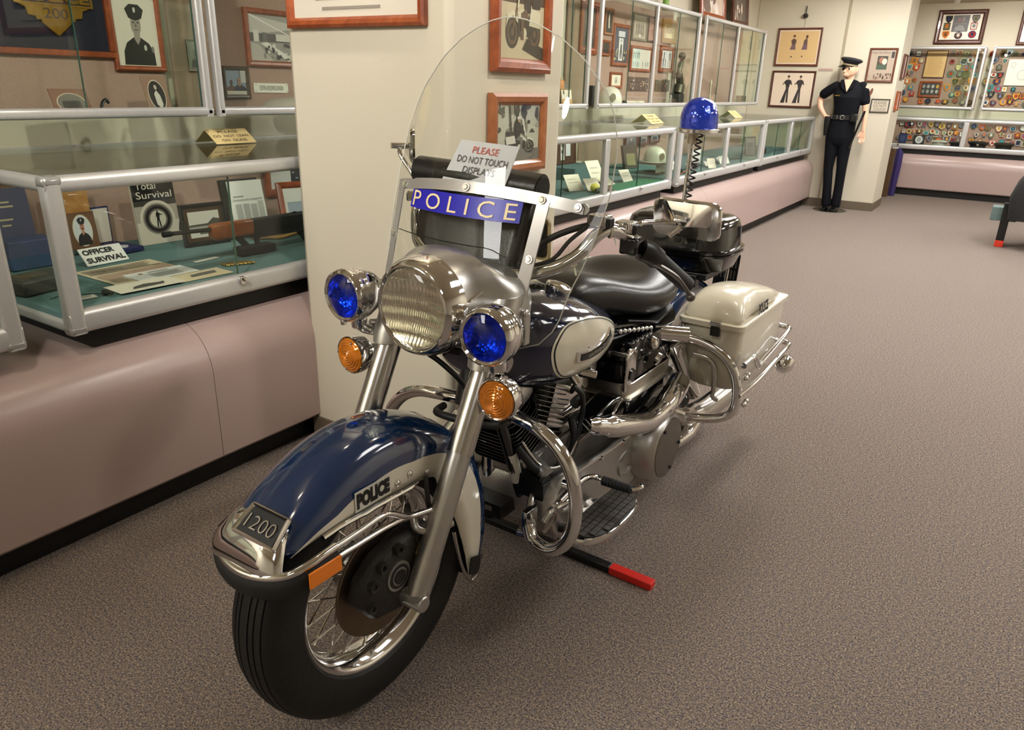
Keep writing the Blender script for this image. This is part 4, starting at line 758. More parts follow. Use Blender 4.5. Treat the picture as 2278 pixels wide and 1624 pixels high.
# ================================================================ BACK WALL: patches, caps, frames
PW = 13.272
pf = picture('framed_patches', 'black framed white board of eight shoulder patches above the patch cases', onB(-1.03, 2.075, 13.31), .62, .455, (.06, .035, WOODD), (230, 222, 206),
        [((60, 56, 56), rect(.28, .32, .68, .95)), ((112, 60, 54), ell(.44, .78, .05, .09, 12)), ((116, 104, 84), ell(.54, .8, .03, .1, 12)), ((104, 80, 70), rect(.33, .6, .62, .65)), ((118, 114, 112), [(.34, .36), (.36, .5), (.46, .58), (.56, .54), (.62, .36)])])
def patch_mesh(kind, s, col, ring_, mark):
    key = (kind, round(s, 3), col, ring_, mark)
    if key in PMESH: return PMESH[key]
    sh = {'round': ell(0, 0, .5, .5, 16), 'oval': ell(0, 0, .55, .4, 16), 'shield': [(-.45, .5), (.45, .5), (.48, .1), (.3, -.3), (0, -.55), (-.3, -.3), (-.48, .1)], 'rocker': [(-.5, .35), (-.2, .5), (.2, .5), (.5, .35), (.45, -.2), (0, -.5), (-.45, -.2)],
          'star': [(.5*(1 if q % 2 == 0 else .5)*math.sin(q*math.pi/5), .5*(1 if q % 2 == 0 else .5)*math.cos(q*math.pi/5)) for q in range(10)], 'square': rrect(-.42, -.48, .42, .48, .08, 3), 'house': [(-.42, -.5), (.42, -.5), (.46, .25), (0, .52), (-.46, .25)]}[kind]
    b = MB(); b.prism([(x*s, y*s) for x, y in sh], C(ring_, .9), d=.004); b.prism([(x*s*.82, y*s*.82) for x, y in sh], C(col, .9), (0, 0, .004), d=.0015)
    b.prism([(x*s*.4, y*s*.4) for x, y in ell(0, 0, .5, .55, 9)], C(mark, .9), (0, 0, .0055), d=.001)
    b.prism(rect(-.28*s, .26*s, .28*s, .33*s), C(mark, .9), (0, 0, .0055), d=.001)
    o = b.build('shoulder_patch', smooth=0); PMESH[key] = o.data; bpy.data.objects.remove(o); return PMESH[key]
PMESH = {}
PCOL = [('gold', (214, 160, 60)), ('navy', (44, 50, 92)), ('white', (222, 218, 212)), ('black', (40, 38, 40)), ('orange', (206, 110, 52)), ('grey', (140, 138, 136)), ('olive', (112, 106, 64)), ('red', (170, 52, 46)), ('purple', (136, 116, 160)), ('teal', (60, 140, 150)), ('brown', (110, 76, 50)), ('cream', (226, 206, 160))]
PSH = ['round', 'shield', 'oval', 'rocker', 'shield', 'square', 'house', 'star', 'shield', 'round']
ORD = ['first', 'second', 'third', 'fourth', 'fifth', 'sixth', 'seventh', 'eighth', 'ninth', 'tenth', 'eleventh', 'twelfth', 'thirteenth', 'fourteenth', 'fifteenth', 'sixteenth']
RP = random.Random(5)
def patches(case, x0, x1, z0, z1, nx, nz, y, s, skip=(), grp='shoulder patches'):
    for j in range(nz):
        n_ = 0
        for i in range(nx):
            x = x0+(x1-x0)*(i+.5+RP.uniform(-.22, .22)+(.25 if j % 2 else -.25))/nx; z = z1-(z1-z0)*(j+.5+RP.uniform(-.15, .15))/nz
            kind = RP.choice(PSH); cn, c = RP.choice(PCOL); rn, rc = RP.choice(PCOL); mk = RP.choice(PCOL)[1]; ss = s*RP.uniform(.8, 1.15)
            if any(a-.04 < x < b+.04 and c0-.035 < z < c1+.035 for a, b, c0, c1 in skip): continue
            o = bpy.data.objects.new('shoulder_patch', patch_mesh(kind, round(ss, 2), c, rc, mk)); COL.objects.link(o)
            o.matrix_world = onB(x, z, y) @ Matrix.Rotation(RP.uniform(-.1, .1), 4, 'Z')
            tag(o, '%s %s patch edged %s, %s in the %s row of the %s' % (cn, kind, rn, ORD[n_], ORD[j], case), 'patch', grp); n_ += 1
SKL = [(-1.40, -1.10, 1.60, 2.0), (-1.41, -1.09, 1.34, 1.58)]
patches('left patch case', -1.72, -.68, 1.25, 1.99, 10, 8, PW, .092, SKL, 'shoulder patches in the left wall case')
patches('right patch case', -.56, .1, 1.25, 1.99, 7, 8, PW, .092, [(-.34, .0, 1.52, 1.88)], 'shoulder patches in the right wall case')
for (kx, kz, kd) in ((.17, .8, 'shield'), (.83, .8, 'shield'), (.15, .52, 'square'), (.82, .52, 'square'), (.16, .2, 'shield'), (.48, .17, 'round'), (.82, .2, 'round')):
    o = bpy.data.objects.new('shoulder_patch', patch_mesh(kd, .1, *[RP.choice(PCOL)[1] for _ in range(3)])); COL.objects.link(o); o.parent = pf; o.location = (-.255+.51*kx, .06+.34*kz, .015)
picture('framed_certificate', 'tan printed certificate in thin dark frame among the patches', onB(-1.25, 1.615, PW), .285, .375, (.012, .012, WOODD), (214, 170, 112), lines(.12, .1, .88, .9, 14, (190, 146, 96)))
MB
t = picture('framed_badges', 'red-brown framed dark panel with eight silver badges among the patches', onB(-1.25, 1.345, PW), .3, .225, (.03, .016, WOOD), (52, 50, 54), [], cat='badge display')
for q in range(8):
    MB().prism(ell(-.09+.06*(q % 4), .15-.07*(q//4), .02, .026, 10), (GOLD if q == 3 else P('silver', (206, 206, 206), .25, 1.0)), (0, 0, .008), d=.005).build('badge', t, smooth=0)
picture('drawing', 'large white pencil drawing sheet pinned among the patches at right', onB(-.17, 1.53, PW-.006), .33, .345, None, (232, 226, 222), [((186, 180, 184), ell(.2, .78, .09, .12, 14)), ((222, 216, 214), ell(.2, .78, .07, .1, 14)), ((196, 190, 192), ell(.6, .4, .2, .2, 16)), ((226, 220, 218), ell(.6, .4, .17, .17, 16)), ((196, 190, 192), ell(.7, .62, .1, .08, 12))], cat='drawing')
picture('framed_poster', 'dark framed white poster at the right edge above the cases', onB(.0, 2.06, 13.31), .62, .5, (.04, .03, WOODD), (236, 230, 228), [((190, 140, 50), rect(.1, .6, .9, .98))])
patches('glass counter case', -1.56, -.68, .7, 1.0, 11, 3, 13.265, .085, (), 'round patches in the counter case')
patches('right glass counter case', -.6, .2, .7, 1.0, 8, 3, 13.265, .085, (), 'round patches in the right half of the counter case')
def cap(label, x, y, z, s, col, rz=0, badge=True, band=None):
    t = thing('peaked_cap', label, 'cap', loc=(x, y, z), rz=rz)
    m = C(col, .7)
    MB().loft([[Vector((s*a*math.cos(q), s*.9*a*math.sin(q)+.03*s*zz, s*zz)) for q in (2*math.pi*k/24 for k in range(24))] for a, zz in ((.8, 0), (.8, .25), (1.08, .5), (1.0, .62), (.5, .7), (.05, .72))], m).build('crown', t)
    MB().loft([[Vector((s*.8*math.cos(q)*k, -s*.72*math.sin(q)*k-.0, s*(.04-h))) for q in (math.pi*(.1+.8*j/10) for j in range(11))] for k, h in ((1, 0), (1.3, .12), (1.32, .16), (1, .03))], BLACKP if col[0] < 120 else m, close=True, caps=False, wrap=True).build('visor', t)
    if badge: MB().prism(ell(0, 0, .12*s, .17*s, 10), C((196, 190, 176), .3), (0, -s*.78, s*.4), (1, 0, 0), (0, -.2, 1), .01).build('badge', t)
    return t
cap('white topped cap with dark badge in the patch counter case', -.94, 12.7, .697, .1, (196, 198, 190))
cap('black cap cut by the counter case middle post', -.72, 12.7, .697, .09, (24, 24, 26), badge=False)
cap('black peaked cap with braided visor, left of the two right caps', -.45, 12.7, .697, .12, (20, 21, 26))
cap('dark furry cap, right of the two right caps', -.14, 12.7, .697, .12, (32, 28, 24), badge=False)
picture('badge_plate', 'black rounded plate with big white badge standing in the counter case', onB(-1.2, .7, 12.66), .15, .125, None, (30, 30, 36), [((222, 220, 220), ell(.5, .5, .32, .42, 18)), ((160, 160, 166), ell(.5, .5, .2, .28, 14))], cat='badge display')
picture('badge_plate', 'navy blue square plate at the left end of the counter case', onB(-1.42, .7, 12.7), .11, .14, None, (40, 52, 96), [((70, 80, 120), ell(.5, .5, .3, .3, 14))], cat='badge display')
# post and flag beyond the wall stub
fp = MB().bb((-1.5, 11.88, 0), (-1.385, 12.0, .66), wood_mat('brown_post', (88, 66, 44), (104, 80, 56))); tag(fp.build('wooden_post', bevel=.004), 'short brown wooden stand beyond the mannequin wall', 'stand')
fl = MB(); fl.loft([[Vector((-1.365+.055*math.cos(a)*(1+.12*math.sin(a*7))*k, 12.1+.06*math.sin(a)*(1+.12*math.cos(a*5))*k, z)) for a in (2*math.pi*q/40 for q in range(40))] for k, z in ((.8, .0), (.9, .2), (1.05, .45), (1, .6), (.3, .66))], P('blue_cloth', (52, 40, 96), .85)); tag(fl.build('draped_flag'), 'dark blue cloth draped down beside the brown stand', 'flag')
sc_ = MB().bb((-1.44, 11.95, .662), (-1.37, 12.05, .672), PAPER); tag(sc_.build('white_card'), 'small white card on top of the brown stand', 'card')

# ================================================================ right edge: draped equipment on a stand
t = thing('draped_stand', 'black cloth covered stand with red tipped leg at the right edge', 'display stand', loc=(.3, 8.75, 0))
BC = P('black_cloth', (24, 24, 26), .8, bump=(40, .4))
MB().loft([[Vector((x0+(a*ww), b*.35, z)) for a, b in rrect(-1, -1, 1, 1, .35, 4)] for z, x0, ww in ((.28, .16, .38), (.45, .22, .46), (.6, .3, .5), (.85, .36, .42), (.92, .4, .36), (.95, .45, .2))], BC).build('cloth_cover', t, smooth=.9)
MB().bb((-.36, -.1, .24), (-.14, .1, .37), C((96, 116, 114), .5)).build('grey_box', t, bevel=.006)
MB().bb((-.27, -.17, .06), (-.2, -.12, .42), BLACKS).build('leg', t, bevel=.004); MB().bb((-.272, -.172, 0), (-.198, -.118, .062), C((222, 56, 34), .5)).build('red_tip', t, bevel=.003)
MB().bb((.2, -.17, .0), (.27, -.12, .32), BLACKS).build('leg', t, bevel=.004)
MB().tube(cr([(-.1, -.2, .34), (.05, -.22, .33), (.2, -.2, .36), (.35, -.2, .4)]), .02, CHROME, 10).build('chrome_tube', t)
MB().lathe([(0, -.06), (.12, -.05), (.14, 0), (.12, .05), (0, .06)], C((150, 110, 46), .4), (.12, -.1, .2), (1, .4, 0), 20).build('brass_drum', t)

# ================================================================ MANNEQUIN
SKIN = P('mannequin_skin', (222, 178, 148), .45); UNI = P('navy_uniform', (9, 10, 17), .85, 0, .2); BELT = P('belt_leather', (10, 10, 11), .35)
mq = thing('mannequin', 'uniformed mannequin in navy short sleeves, peaked cap and sunglasses, hand on hip', 'mannequin', loc=(-1.76, 9.95, 0))
def mpt(x, z, y=0): return Vector((x+1.76, y, z))
REM = lambda v: [('REMESH', dict(mode='VOXEL', voxel_size=v, use_smooth_shade=True))]
def limb(mb, pts, rs, mat, seg=14):
    P_ = cr(pts, 5); n = len(pts)-1; R_ = []
    for k in range(len(P_)):
        f = k/5; i = min(int(f), n-1); R_.append(rs[i]+(rs[i+1]-rs[i])*(f-i))
    mb.tube(P_, R_, mat, seg); mb.ball(P_[0], R_[0]*.98, mat, 10, 7); mb.ball(P_[-1], R_[-1]*.98, mat, 10, 7)
def torso(mb, rows, mat): mb.loft([[mpt(xc+hw*math.cos(a), z, yc+hd*math.sin(a)) for a in (2*math.pi*k/24 for k in range(24))] for z, xc, hw, hd, yc in rows], mat)
bdm = MB()
torso(bdm, [(.78, -1.80, .10, .07, 0), (.9, -1.80, .14, .095, 0), (1.02, -1.79, .125, .09, 0), (1.14, -1.775, .11, .08, 0), (1.3, -1.78, .14, .1, -.01), (1.42, -1.785, .16, .09, 0), (1.475, -1.79, .11, .06, .01), (1.5, -1.79, .05, .05, .01)], SKIN)
limb(bdm, [mpt(-1.79, 1.46, .012), mpt(-1.797, 1.53, .0), mpt(-1.803, 1.58, -.01)], [.05, .046, .05], SKIN)
bdm.ball(mpt(-1.806, 1.625, -.01), (.072, .088, .098), SKIN, 18, 12); bdm.ball(mpt(-1.828, 1.572, -.045), (.045, .05, .04), SKIN)
bdm.loft([[mpt(-1.858, 1.635, -.075), mpt(-1.842, 1.635, -.092), mpt(-1.846, 1.595, -.096), mpt(-1.872, 1.592, -.102), mpt(-1.868, 1.598, -.082)], [mpt(-1.846, 1.645, -.07), mpt(-1.84, 1.645, -.075), mpt(-1.84, 1.6, -.08), mpt(-1.85, 1.6, -.08), mpt(-1.852, 1.6, -.07)]], SKIN)
bdm.ball(mpt(-1.845, 1.562, -.083), (.02, .014, .008), SKIN, 10, 6); bdm.ball(mpt(-1.733, 1.615, .0), (.012, .022, .032), SKIN, 10, 6); bdm.ball(mpt(-1.872, 1.612, .015), (.012, .02, .03), SKIN, 10, 6)
limb(bdm, [mpt(-1.95, 1.425, .0), mpt(-2.02, 1.37, .02), mpt(-2.10, 1.295, .05)], [.048, .043, .036], SKIN)
limb(bdm, [mpt(-2.10, 1.295, .05), mpt(-2.075, 1.2, .01), mpt(-2.0, 1.105, -.03)], [.036, .032, .022], SKIN)
limb(bdm, [mpt(-1.625, 1.43, 0), mpt(-1.59, 1.33, .005), mpt(-1.565, 1.17, .0)], [.048, .042, .034], SKIN)
limb(bdm, [mpt(-1.565, 1.17, .0), mpt(-1.548, 1.05, -.02), mpt(-1.543, .955, -.04)], [.034, .029, .02], SKIN)
def hand(p, d, side):
    d = Vector(d).normalized(); n = Vector((0, 1, 0)); w_ = d.cross(n).normalized()*side
    bdm.loft([[p+d*t_+w_*(a*hw)+n*(b*.011) for a, b in rrect(-1, -1, 1, 1, .6, 3)] for t_, hw in ((-.02, .02), (.02, .03), (.075, .036))], SKIN)
    for i, (o_, l) in enumerate(((-.029, .062), (-.01, .075), (.01, .07), (.027, .054))):
        q = p+d*.07+w_*o_; limb(bdm, [q, q+d*l*.5-n*.006, q+d*l-n*.022], [.0085, .0082, .0066], SKIN, 8)
    q = p+d*.015-w_*.024; limb(bdm, [q, q+d*.03-w_*.022-n*.008, q+d*.058-w_*.026-n*.02], [.011, .0095, .008], SKIN, 8)
hand(mpt(-1.543, .955, -.04), (.03, -.03, -1), 1); hand(mpt(-2.0, 1.105, -.03), (.5, .1, -.75), -1)
for xs in ((-1.868, -1.864, -1.822), (-1.722, -1.713, -1.708)):
    limb(bdm, [mpt(xs[0], .8), mpt(xs[1], .5, -.005), mpt(xs[2], .08, .01)], [.06, .042, .032], SKIN)
bdm.build('body', mq, mods=REM(.0065))
sh = MB()
torso(sh, [(1.05, -1.79, .142, .105, 0), (1.12, -1.778, .138, .102, 0), (1.2, -1.776, .142, .105, -.01), (1.32, -1.782, .158, .122, -.018), (1.42, -1.787, .172, .105, 0), (1.478, -1.79, .125, .078, .01), (1.51, -1.79, .072, .07, .012)], UNI)
limb(sh, [mpt(-1.93, 1.44), mpt(-2.0, 1.395, .012), mpt(-2.06, 1.35, .03)], [.056, .058, .058], UNI); limb(sh, [mpt(-1.645, 1.445), mpt(-1.605, 1.36, .005), mpt(-1.585, 1.275, .003)], [.054, .056, .054], UNI)
sh.build('shirt', mq, mods=REM(.007))
vn = MB().prism([(-.05, .052), (.05, .052), (.004, -.085)], SKIN, mpt(-1.788, 1.462, -.118), (1, 0, 0), (0, .3, 1), -.012); vn.build('neckline', mq, smooth=0, bevel=.003)
col_ = MB()
for s_ in (-1, 1): col_.prism([(0, -.1), (s_*.05, .05), (s_*.09, .035), (s_*.065, -.045)], UNI, mpt(-1.788, 1.47, -.112), (1, 0, 0), (0, .3, 1), -.014)
col_.build('collar', mq, bevel=.003, smooth=0)
tr_ = MB()
torso(tr_, [(.765, -1.80, .10, .06, 0), (.80, -1.80, .145, .09, 0), (.86, -1.80, .160, .108, 0), (.98, -1.795, .154, .108, 0), (1.1, -1.785, .144, .106, 0)], UNI)
limb(tr_, [mpt(-1.875, .84), mpt(-1.868, .66), mpt(-1.864, .5, -.005), mpt(-1.84, .28), mpt(-1.822, .07, .0)], [.082, .07, .056, .052, .055], UNI); limb(tr_, [mpt(-1.722, .84), mpt(-1.722, .66), mpt(-1.713, .5, -.01), mpt(-1.708, .28), mpt(-1.708, .07, .0)], [.082, .07, .058, .053, .056], UNI)
tr_.build('trousers', mq, mods=REM(.007))
bl = MB(); bl.loft([[mpt(-1.787+.152*k*math.cos(a), z, .116*k*math.sin(a)) for a in (2*math.pi*q/28 for q in range(28))] for k, z in ((.97, 1.066), (1.02, 1.068), (1.02, 1.122), (.97, 1.124))], BELT, caps=False, wrap=True); bl.build('belt', mq)
bk_ = MB(); 
for a, b in ((( -.024, -.026), (.024, -.018)), ((-.024, .018), (.024, .026)), ((-.024, -.026), (-.017, .026)), ((.017, -.026), (.024, .026))): bk_.bb((1.76-1.784+a[0], -.128, 1.096+a[1]), (1.76-1.784+b[0], -.122, 1.096+b[1]), CHROME)
bk_.build('buckle', mq)
stds = MB()
for x in (-1.905, -1.845): 
    for z in (1.085, 1.108): stds.ball(mpt(x, z, -.115+.07*abs(x+1.787)), .006, CHROME, 8, 6)
for x in (-1.668, -1.645): stds.cyl(mpt(x, 1.105, -.1), mpt(x, 1.105, -.116), .01, CHROME, seg=10)
stds.build('belt_studs', mq)
MB().loft([[mpt(-1.955+u-.01*(1.1-z), z, -.03+v) for u, v in rrect(-.035*k, -.05*k, .035*k, .05*k, .015, 3)] for z, k in ((1.1, 1), (1.05, 1.05), (.93, .75), (.88, .6))], BELT).build('holster', mq)
MB().bb((1.76-1.695, -.125, 1.05), (1.76-1.625, -.08, 1.14), BELT).build('pouch', mq, bevel=.008)
MB().tube([mpt(-1.553, 1.177, -.1), mpt(-1.659, .753, -.09)], .013, BLACKP, 10).build('nightstick', mq)
MB().bb((1.76-1.905, -.135, 1.333), (1.76-1.85, -.129, 1.341), P('gold', (212, 170, 74))).build('name_bar', mq, smooth=0)
MB().prism([(x*.035, y*.042) for x, y in ell(0, 0, 1, 1, 14)], C((120, 70, 60)), mpt(-1.535, 1.385, -.02), (.25, 1, 0), (.2, 0, 1), -.004).build('sleeve_patch', mq)
ct = MB(); hc = mpt(-1.83, 1.66, -.01); tl = Matrix.Translation(hc) @ Matrix.Rotation(-.22, 4, 'Z') @ Matrix.Rotation(.17, 4, 'Y')
def caploft(rows, mat, nm):
    MB().loft([[tl @ Vector((dx+a*math.cos(q), b*math.sin(q), z)) for q in (2*math.pi*k/28 for k in range(28))] for a, b, z, dx in rows], mat).build(nm, mq)
caploft([(.08, .095, .0, .01), (.082, .097, .035, .01), (.118, .125, .062, .012), (.122, .128, .075, .014), (.1, .11, .09, .01), (.04, .05, .096, .0), (.005, .005, .097, 0)], P('cap_cloth', (16, 17, 24), .8), 'cap_crown')
caploft([(.083, .098, .012, .01), (.085, .1, .014, .01), (.085, .1, .026, .01), (.083, .098, .028, .01)], P('cap_band', (206, 190, 150), .35, .6), 'cap_band')
MB().loft([[tl @ Vector((-.02-.07*math.sin(q)*k+.02, .09*math.cos(q)*(.9+.1*k), .012-h)) for q in (math.pi*j/12 for j in range(13))] for k, h in ((.95, 0), (1.75, .03), (1.75, .034), (.95, .006))], BLACKP, caps=False, wrap=True).build('cap_visor', mq)
sg = MB()
for cx in (-1.868, -1.818): sg.prism(ell(0, 0, .022, .017, 14), BLACKP, mpt(cx, 1.628, -.088 if cx > -1.84 else -.078), (.94, -.34 if cx > -1.84 else -.1, 0), (0, 0, 1), .006)
sg.tube([mpt(-1.80, 1.632, -.088), mpt(-1.732, 1.63, -.005)], .003, C((150, 110, 60)), 6); sg.tube([mpt(-1.852, 1.632, -.094), mpt(-1.834, 1.632, -.096)], .003, BLACKP, 6); sg.build('sunglasses', mq)
shoe = MB()
for x in (-1.822, -1.708):
    MB().loft([[mpt(x+u*k, .003+max(0, v)*h, yy) for u, v in ((-.04, 0), (-.042, .3), (-.03, .8), (0, 1), (.03, .8), (.042, .3), (.04, 0))] for yy, k, h in ((.07, .7, .075), (.05, .9, .09), (0, .95, .09), (-.08, 1.05, .06), (-.14, .95, .045), (-.175, .5, .03))], BLACKP).build('shoe', mq)
MB().lathe([(0, 0), (.19, 0), (.195, .004), (.18, .012), (0, .013)], glass('clear_base', (214, 222, 220), 1.0, .05), mpt(-1.765, 0, -.02), (0, 0, 1), 40).build('base_plate', mq)
# ================================================================ MOTORCYCLE  (local axes: X forward, Y to the rider's left, Z up; front axle above the origin)
bike = thing('motorcycle', 'blue and white police motorcycle with windshield, blue spot lamps and saddlebags', 'motorcycle', loc=(-1.016, .9925, 0), rz=math.radians(-91.2))
V = Vector
X3 = (1, 0, 0); Y3 = (0, 1, 0); Z3 = (0, 0, 1)
AX = .3226
BLUEL = lens_mat('blue_lens', (190, 204, 232), rough=.18, metal=.8)
BEACON = lens_mat('beacon_plastic', (12, 54, 186), rough=.06, metal=.45)
AMBER = lens_mat('amber_lens', (226, 132, 16), rough=.1, metal=.35)
HLENS = P('headlight_lens', (240, 238, 228), .09, .92, .8)
LCOVER = glass('lens_cover', (248, 248, 240), 1.0, .0)
BCOVER = glass('blue_cover', (66, 116, 228), 1.0, .0)
SHIELD = glass('windshield_plastic', (246, 247, 243), 1.0)
REFL = P('amber_reflector', (244, 132, 24), .3, 0, .5, coat=.5, bump=(400, .2))
# ---- wheels
def wheel(cx, nm, spokes=40):
    o = V((cx, 0, AX))
    rim = [(.219, .046), (.216, .0495), (.211, .0485), (.206, .043), (.199, .036), (.192, .022), (.187, .012), (.185, 0)]
    rp_ = rim+[(r, -h) for r, h in rim[-2::-1]]+[(.214, -.04), (.204, -.03), (.196, 0), (.204, .03), (.214, .04)]
    mb = MB().lathe(rp_+[rp_[0]], CHROME, o, Y3, 72); w_ = mb.build(nm, bike, smooth=.9)
    tp = [(.214, .046), (.222, .056), (.245, .0645), (.268, .0655), (.288, .062), (.303, .054), (.311, .0475), (.3135, .043)]
    tr2 = []
    for a, b in ((.040, .028), (.0245, .0145), (.0105, -.0105), (-.0145, -.0245), (-.028, -.040)):
        f = lambda y: AX-.75*y*y*6
        tr2 += [(f(a)-.005, a+.0004), (f(a), a), (f(b), b), (f(b)-.005, b-.0004)]
    tp2 = tp+tr2+[(r, -h) for r, h in tp[::-1]]
    MB().lathe(tp2, RUBBER, o, Y3, 96).build('tyre', w_, smooth=.5)
    MB().lathe([(0, .07), (.03, .07), (.034, .05), (.058, .046), (.06, .04), (.042, .034), (.042, -.034), (.06, -.04), (.058, -.046), (.034, -.05), (.03, -.07), (0, -.07)], ALUMC, o, Y3, 32).build('hub', w_)
    sm = None
    for i in range(spokes):
        s_ = 1 if i % 2 else -1; a = 2*math.pi*i/spokes; da = (.62 if (i//2) % 2 else -.62)
        p = o+V((.054*math.cos(a), s_*.042, .054*math.sin(a))); q = o+V((.186*math.cos(a+da*.55), s_*.008, .186*math.sin(a+da*.55)))
        d = (q-p); L_ = d.length
        if sm is None:
            so = MB().cyl((0, 0, 0), (0, 0, L_), .0022, CHROME, seg=6).cyl((0, 0, L_*.93), (0, 0, L_), .0034, CHROME, seg=6).build('spoke', w_); sm = so.data
        else:
            so = bpy.data.objects.new('spoke', sm); COL.objects.link(so); so.parent = w_
        so.matrix_local = Matrix.Translation(p) @ d.to_track_quat('Z', 'Y').to_matrix().to_4x4()
    return w_
fwh = wheel(0, 'front_wheel'); rwh = wheel(-1.60, 'rear_wheel')
o = V((0, 0, AX))
MB().lathe([(.05, .052), (.13, .052), (.132, .05), (.132, .046), (.13, .044), (.05, .044)], P('brake_disc_steel', (120, 104, 88), .45, .9, noise=(30, .15)), o, Y3, 48).build('brake_disc', fwh)
# ---- fork
def forkx(z): return -.172-.522*(z-.617)
for s in (1, -1):
    y = .142*s
    p = lambda z, dy=0: V((forkx(z), y+dy, z))
    MB().tube([p(.597), p(.86)], .030, STEEL, 24).build('fork_cover', bike)
    mb = MB().tube([p(.30), p(.315), p(.56), p(.6)], [.024, .0275, .0275, .0265], BRUSHED, 24)
    mb.tube([p(.32)+V((.0, 0, 0)), V((.0, y, AX-.008))], [.022, .020], BRUSHED, 16); mb.build('fork_slider', bike)
    mb = MB().tube(cr([p(.44)+V((.01, -.01*s, 0)), p(.44)+V((.03, -.03*s, .012)), V((-.06, .098*s, .47))], 4), .010, BRUSHED, 10); mb.cyl(p(.445)+V((0, -.0*s, 0)), p(.445)+V((-.035, .012*s, .005)), .012, BRUSHED); mb.build('fender_lug', bike)
MB().cyl((0, .115, AX-.012), (0, .175, AX-.012), .0185, BRUSHED, seg=24).build('axle_nut', bike, bevel=.003)
MB().cyl((0, -.165, AX), (0, .12, AX), .011, STEEL).build('axle', bike)
# ---- brake caliper (left)
cal = MB()
prof = [(.085, .295), (.005, .277), (-.055, .30), (-.082, .352), (-.102, .405), (-.098, .44), (-.055, .45), (.0, .448), (.06, .43), (.105, .395), (.122, .345)]
cal.loft([[V((x*k+.012*(1-k), y, AX+(z-AX)*k)) for x, z in prof] for k, y in ((.86, .058), (1, .07), (1, .098), (.93, .112), (.8, .118))], IRON)
co = cal.build('brake_caliper', bike, bevel=.004)
for r, m, h in ((.034, P('piston_ring', (150, 146, 138), .4, .7), .1215), (.028, BLACKM, .1225), (.021, P('piston_ring', (150, 146, 138)), .1235), (.0165, BLACKS, .126)):
    MB().cyl((.018, .11, .372), (.018, h, .372), r, m, seg=28).build('piston_cap', co)
for x, z in ((.088, .385), (.06, .415), (.01, .432), (-.05, .43), (-.075, .395), (.095, .335)):
    MB().lathe([(.0, .108), (.006, .108), (.0065, .121), (.012, .1225), (.013, .116), (.013, .108)], IRON, (x, 0, z), Y3, 14).build('bolt', co)
MB().tube(cr([(-.055, .118, .405), (-.075, .125, .43), (-.085, .12, .47)], 4), .006, BRASS, 8).cyl((-.045, .116, .392), (-.058, .12, .412), .009, BRASS, seg=6).build('brake_fitting', co)
MB().tube(cr([(-.085, .12, .47), (-.082, .117, .515), (-.09, .105, .56)], 6), .0055, BLACKS, 8).build('brake_hose', bike)
MB().tube(cr([(-.2, .02, .79), (-.215, .045, .77), (-.25, .075, .72), (-.28, .085, .66), (-.29, .07, .60)], 6), .0065, BLACKS, 8).build('speedometer_cable', bike)
# ---- front fender
def fpt(th, r): return V((r*math.cos(th), 0, AX+r*math.sin(th)))
LOW = [(30, .372), (41, .335), (44, .322), (51.6, .294), (60, .268), (70, .243), (81, .231), (95, .226), (106, .233), (117, .246), (123, .25), (130, .228), (140, .218), (152, .214), (165, .217), (178, .226), (190, .245), (200, .272), (206, .297), (210, .30)]
WHT = [(30, .375), (40, .339), (47, .322), (60, .296), (78.5, .286), (103, .286), (122, .305), (135, .312), (146, .318), (163, .312), (180, .305), (192, .309), (204, .318), (210, .322)]
fm = MB(); rings = []; N_ = 61
for i in range(N_):
    dg = 40+(208-40)*i/(N_-1); th = math.radians(dg)
    lo, wh = interp(LOW, dg), interp(WHT, dg); top = .372+(.008 if dg < 60 else 0)*(60-dg)/30; tap = 1-.12*max(0, (55-dg)/25)-.06*max(0, (dg-190)/18)
    lo = min(lo, top-.03); wh = max(min(wh, top-.022), lo+.004)
    sec = [(lo, .094), (lo+(wh-lo)*.5, .0955), (wh, .0945)]
    for k in range(1, 6):
        a = k/5*math.pi/2; sec.append((wh+(top-.006-wh)*math.sin(a)**.9, .0945*max(.0, math.cos(a))**.55*.86+.0945*.14*(1-k/5) if k < 5 else .03))
    sec.append((top, .0))
    half = [fpt(th, r)+V((0, yy*tap, 0)) for r, yy in sec]
    rings.append(half+[V((p.x, -p.y, p.z)) for p in half[-2::-1]])
n = len(rings[0]); o0 = len(fm.v); fm.v += [tuple(p) for r in rings for p in r]; kb, kw = fm.mi(NAVY), fm.mi(CREAM)
for i in range(N_-1):
    for j in range(n-1):
        fm.f.append([o0+i*n+j, o0+i*n+j+1, o0+(i+1)*n+j+1, o0+(i+1)*n+j]); fm.m.append(kw if (j < 2 or j >= n-3) else kb)
ff = fm.build('front_fender', bike, smooth=.9, mods=[('SOLIDIFY', dict(thickness=.0035, offset=-1))])
MB().bb((.008, .0965, .562), (.108, .0972, .606), C((216, 214, 202), .3)).build('decal', ff, smooth=0)
MB().text('POLICE', .03, INK, (.058, .0976, .584), (-1, 0, 0), (0, 0, 1), fit=(.092, .035), bold=.0025).build('lettering', ff, smooth=0)
for x, z in ((-.012, .574), (-.05, .579), (-.105, .56)): MB().ball((x, .0965, z), (.0075, .005, .0075), CHROME, 12, 8).build('rivet', ff)
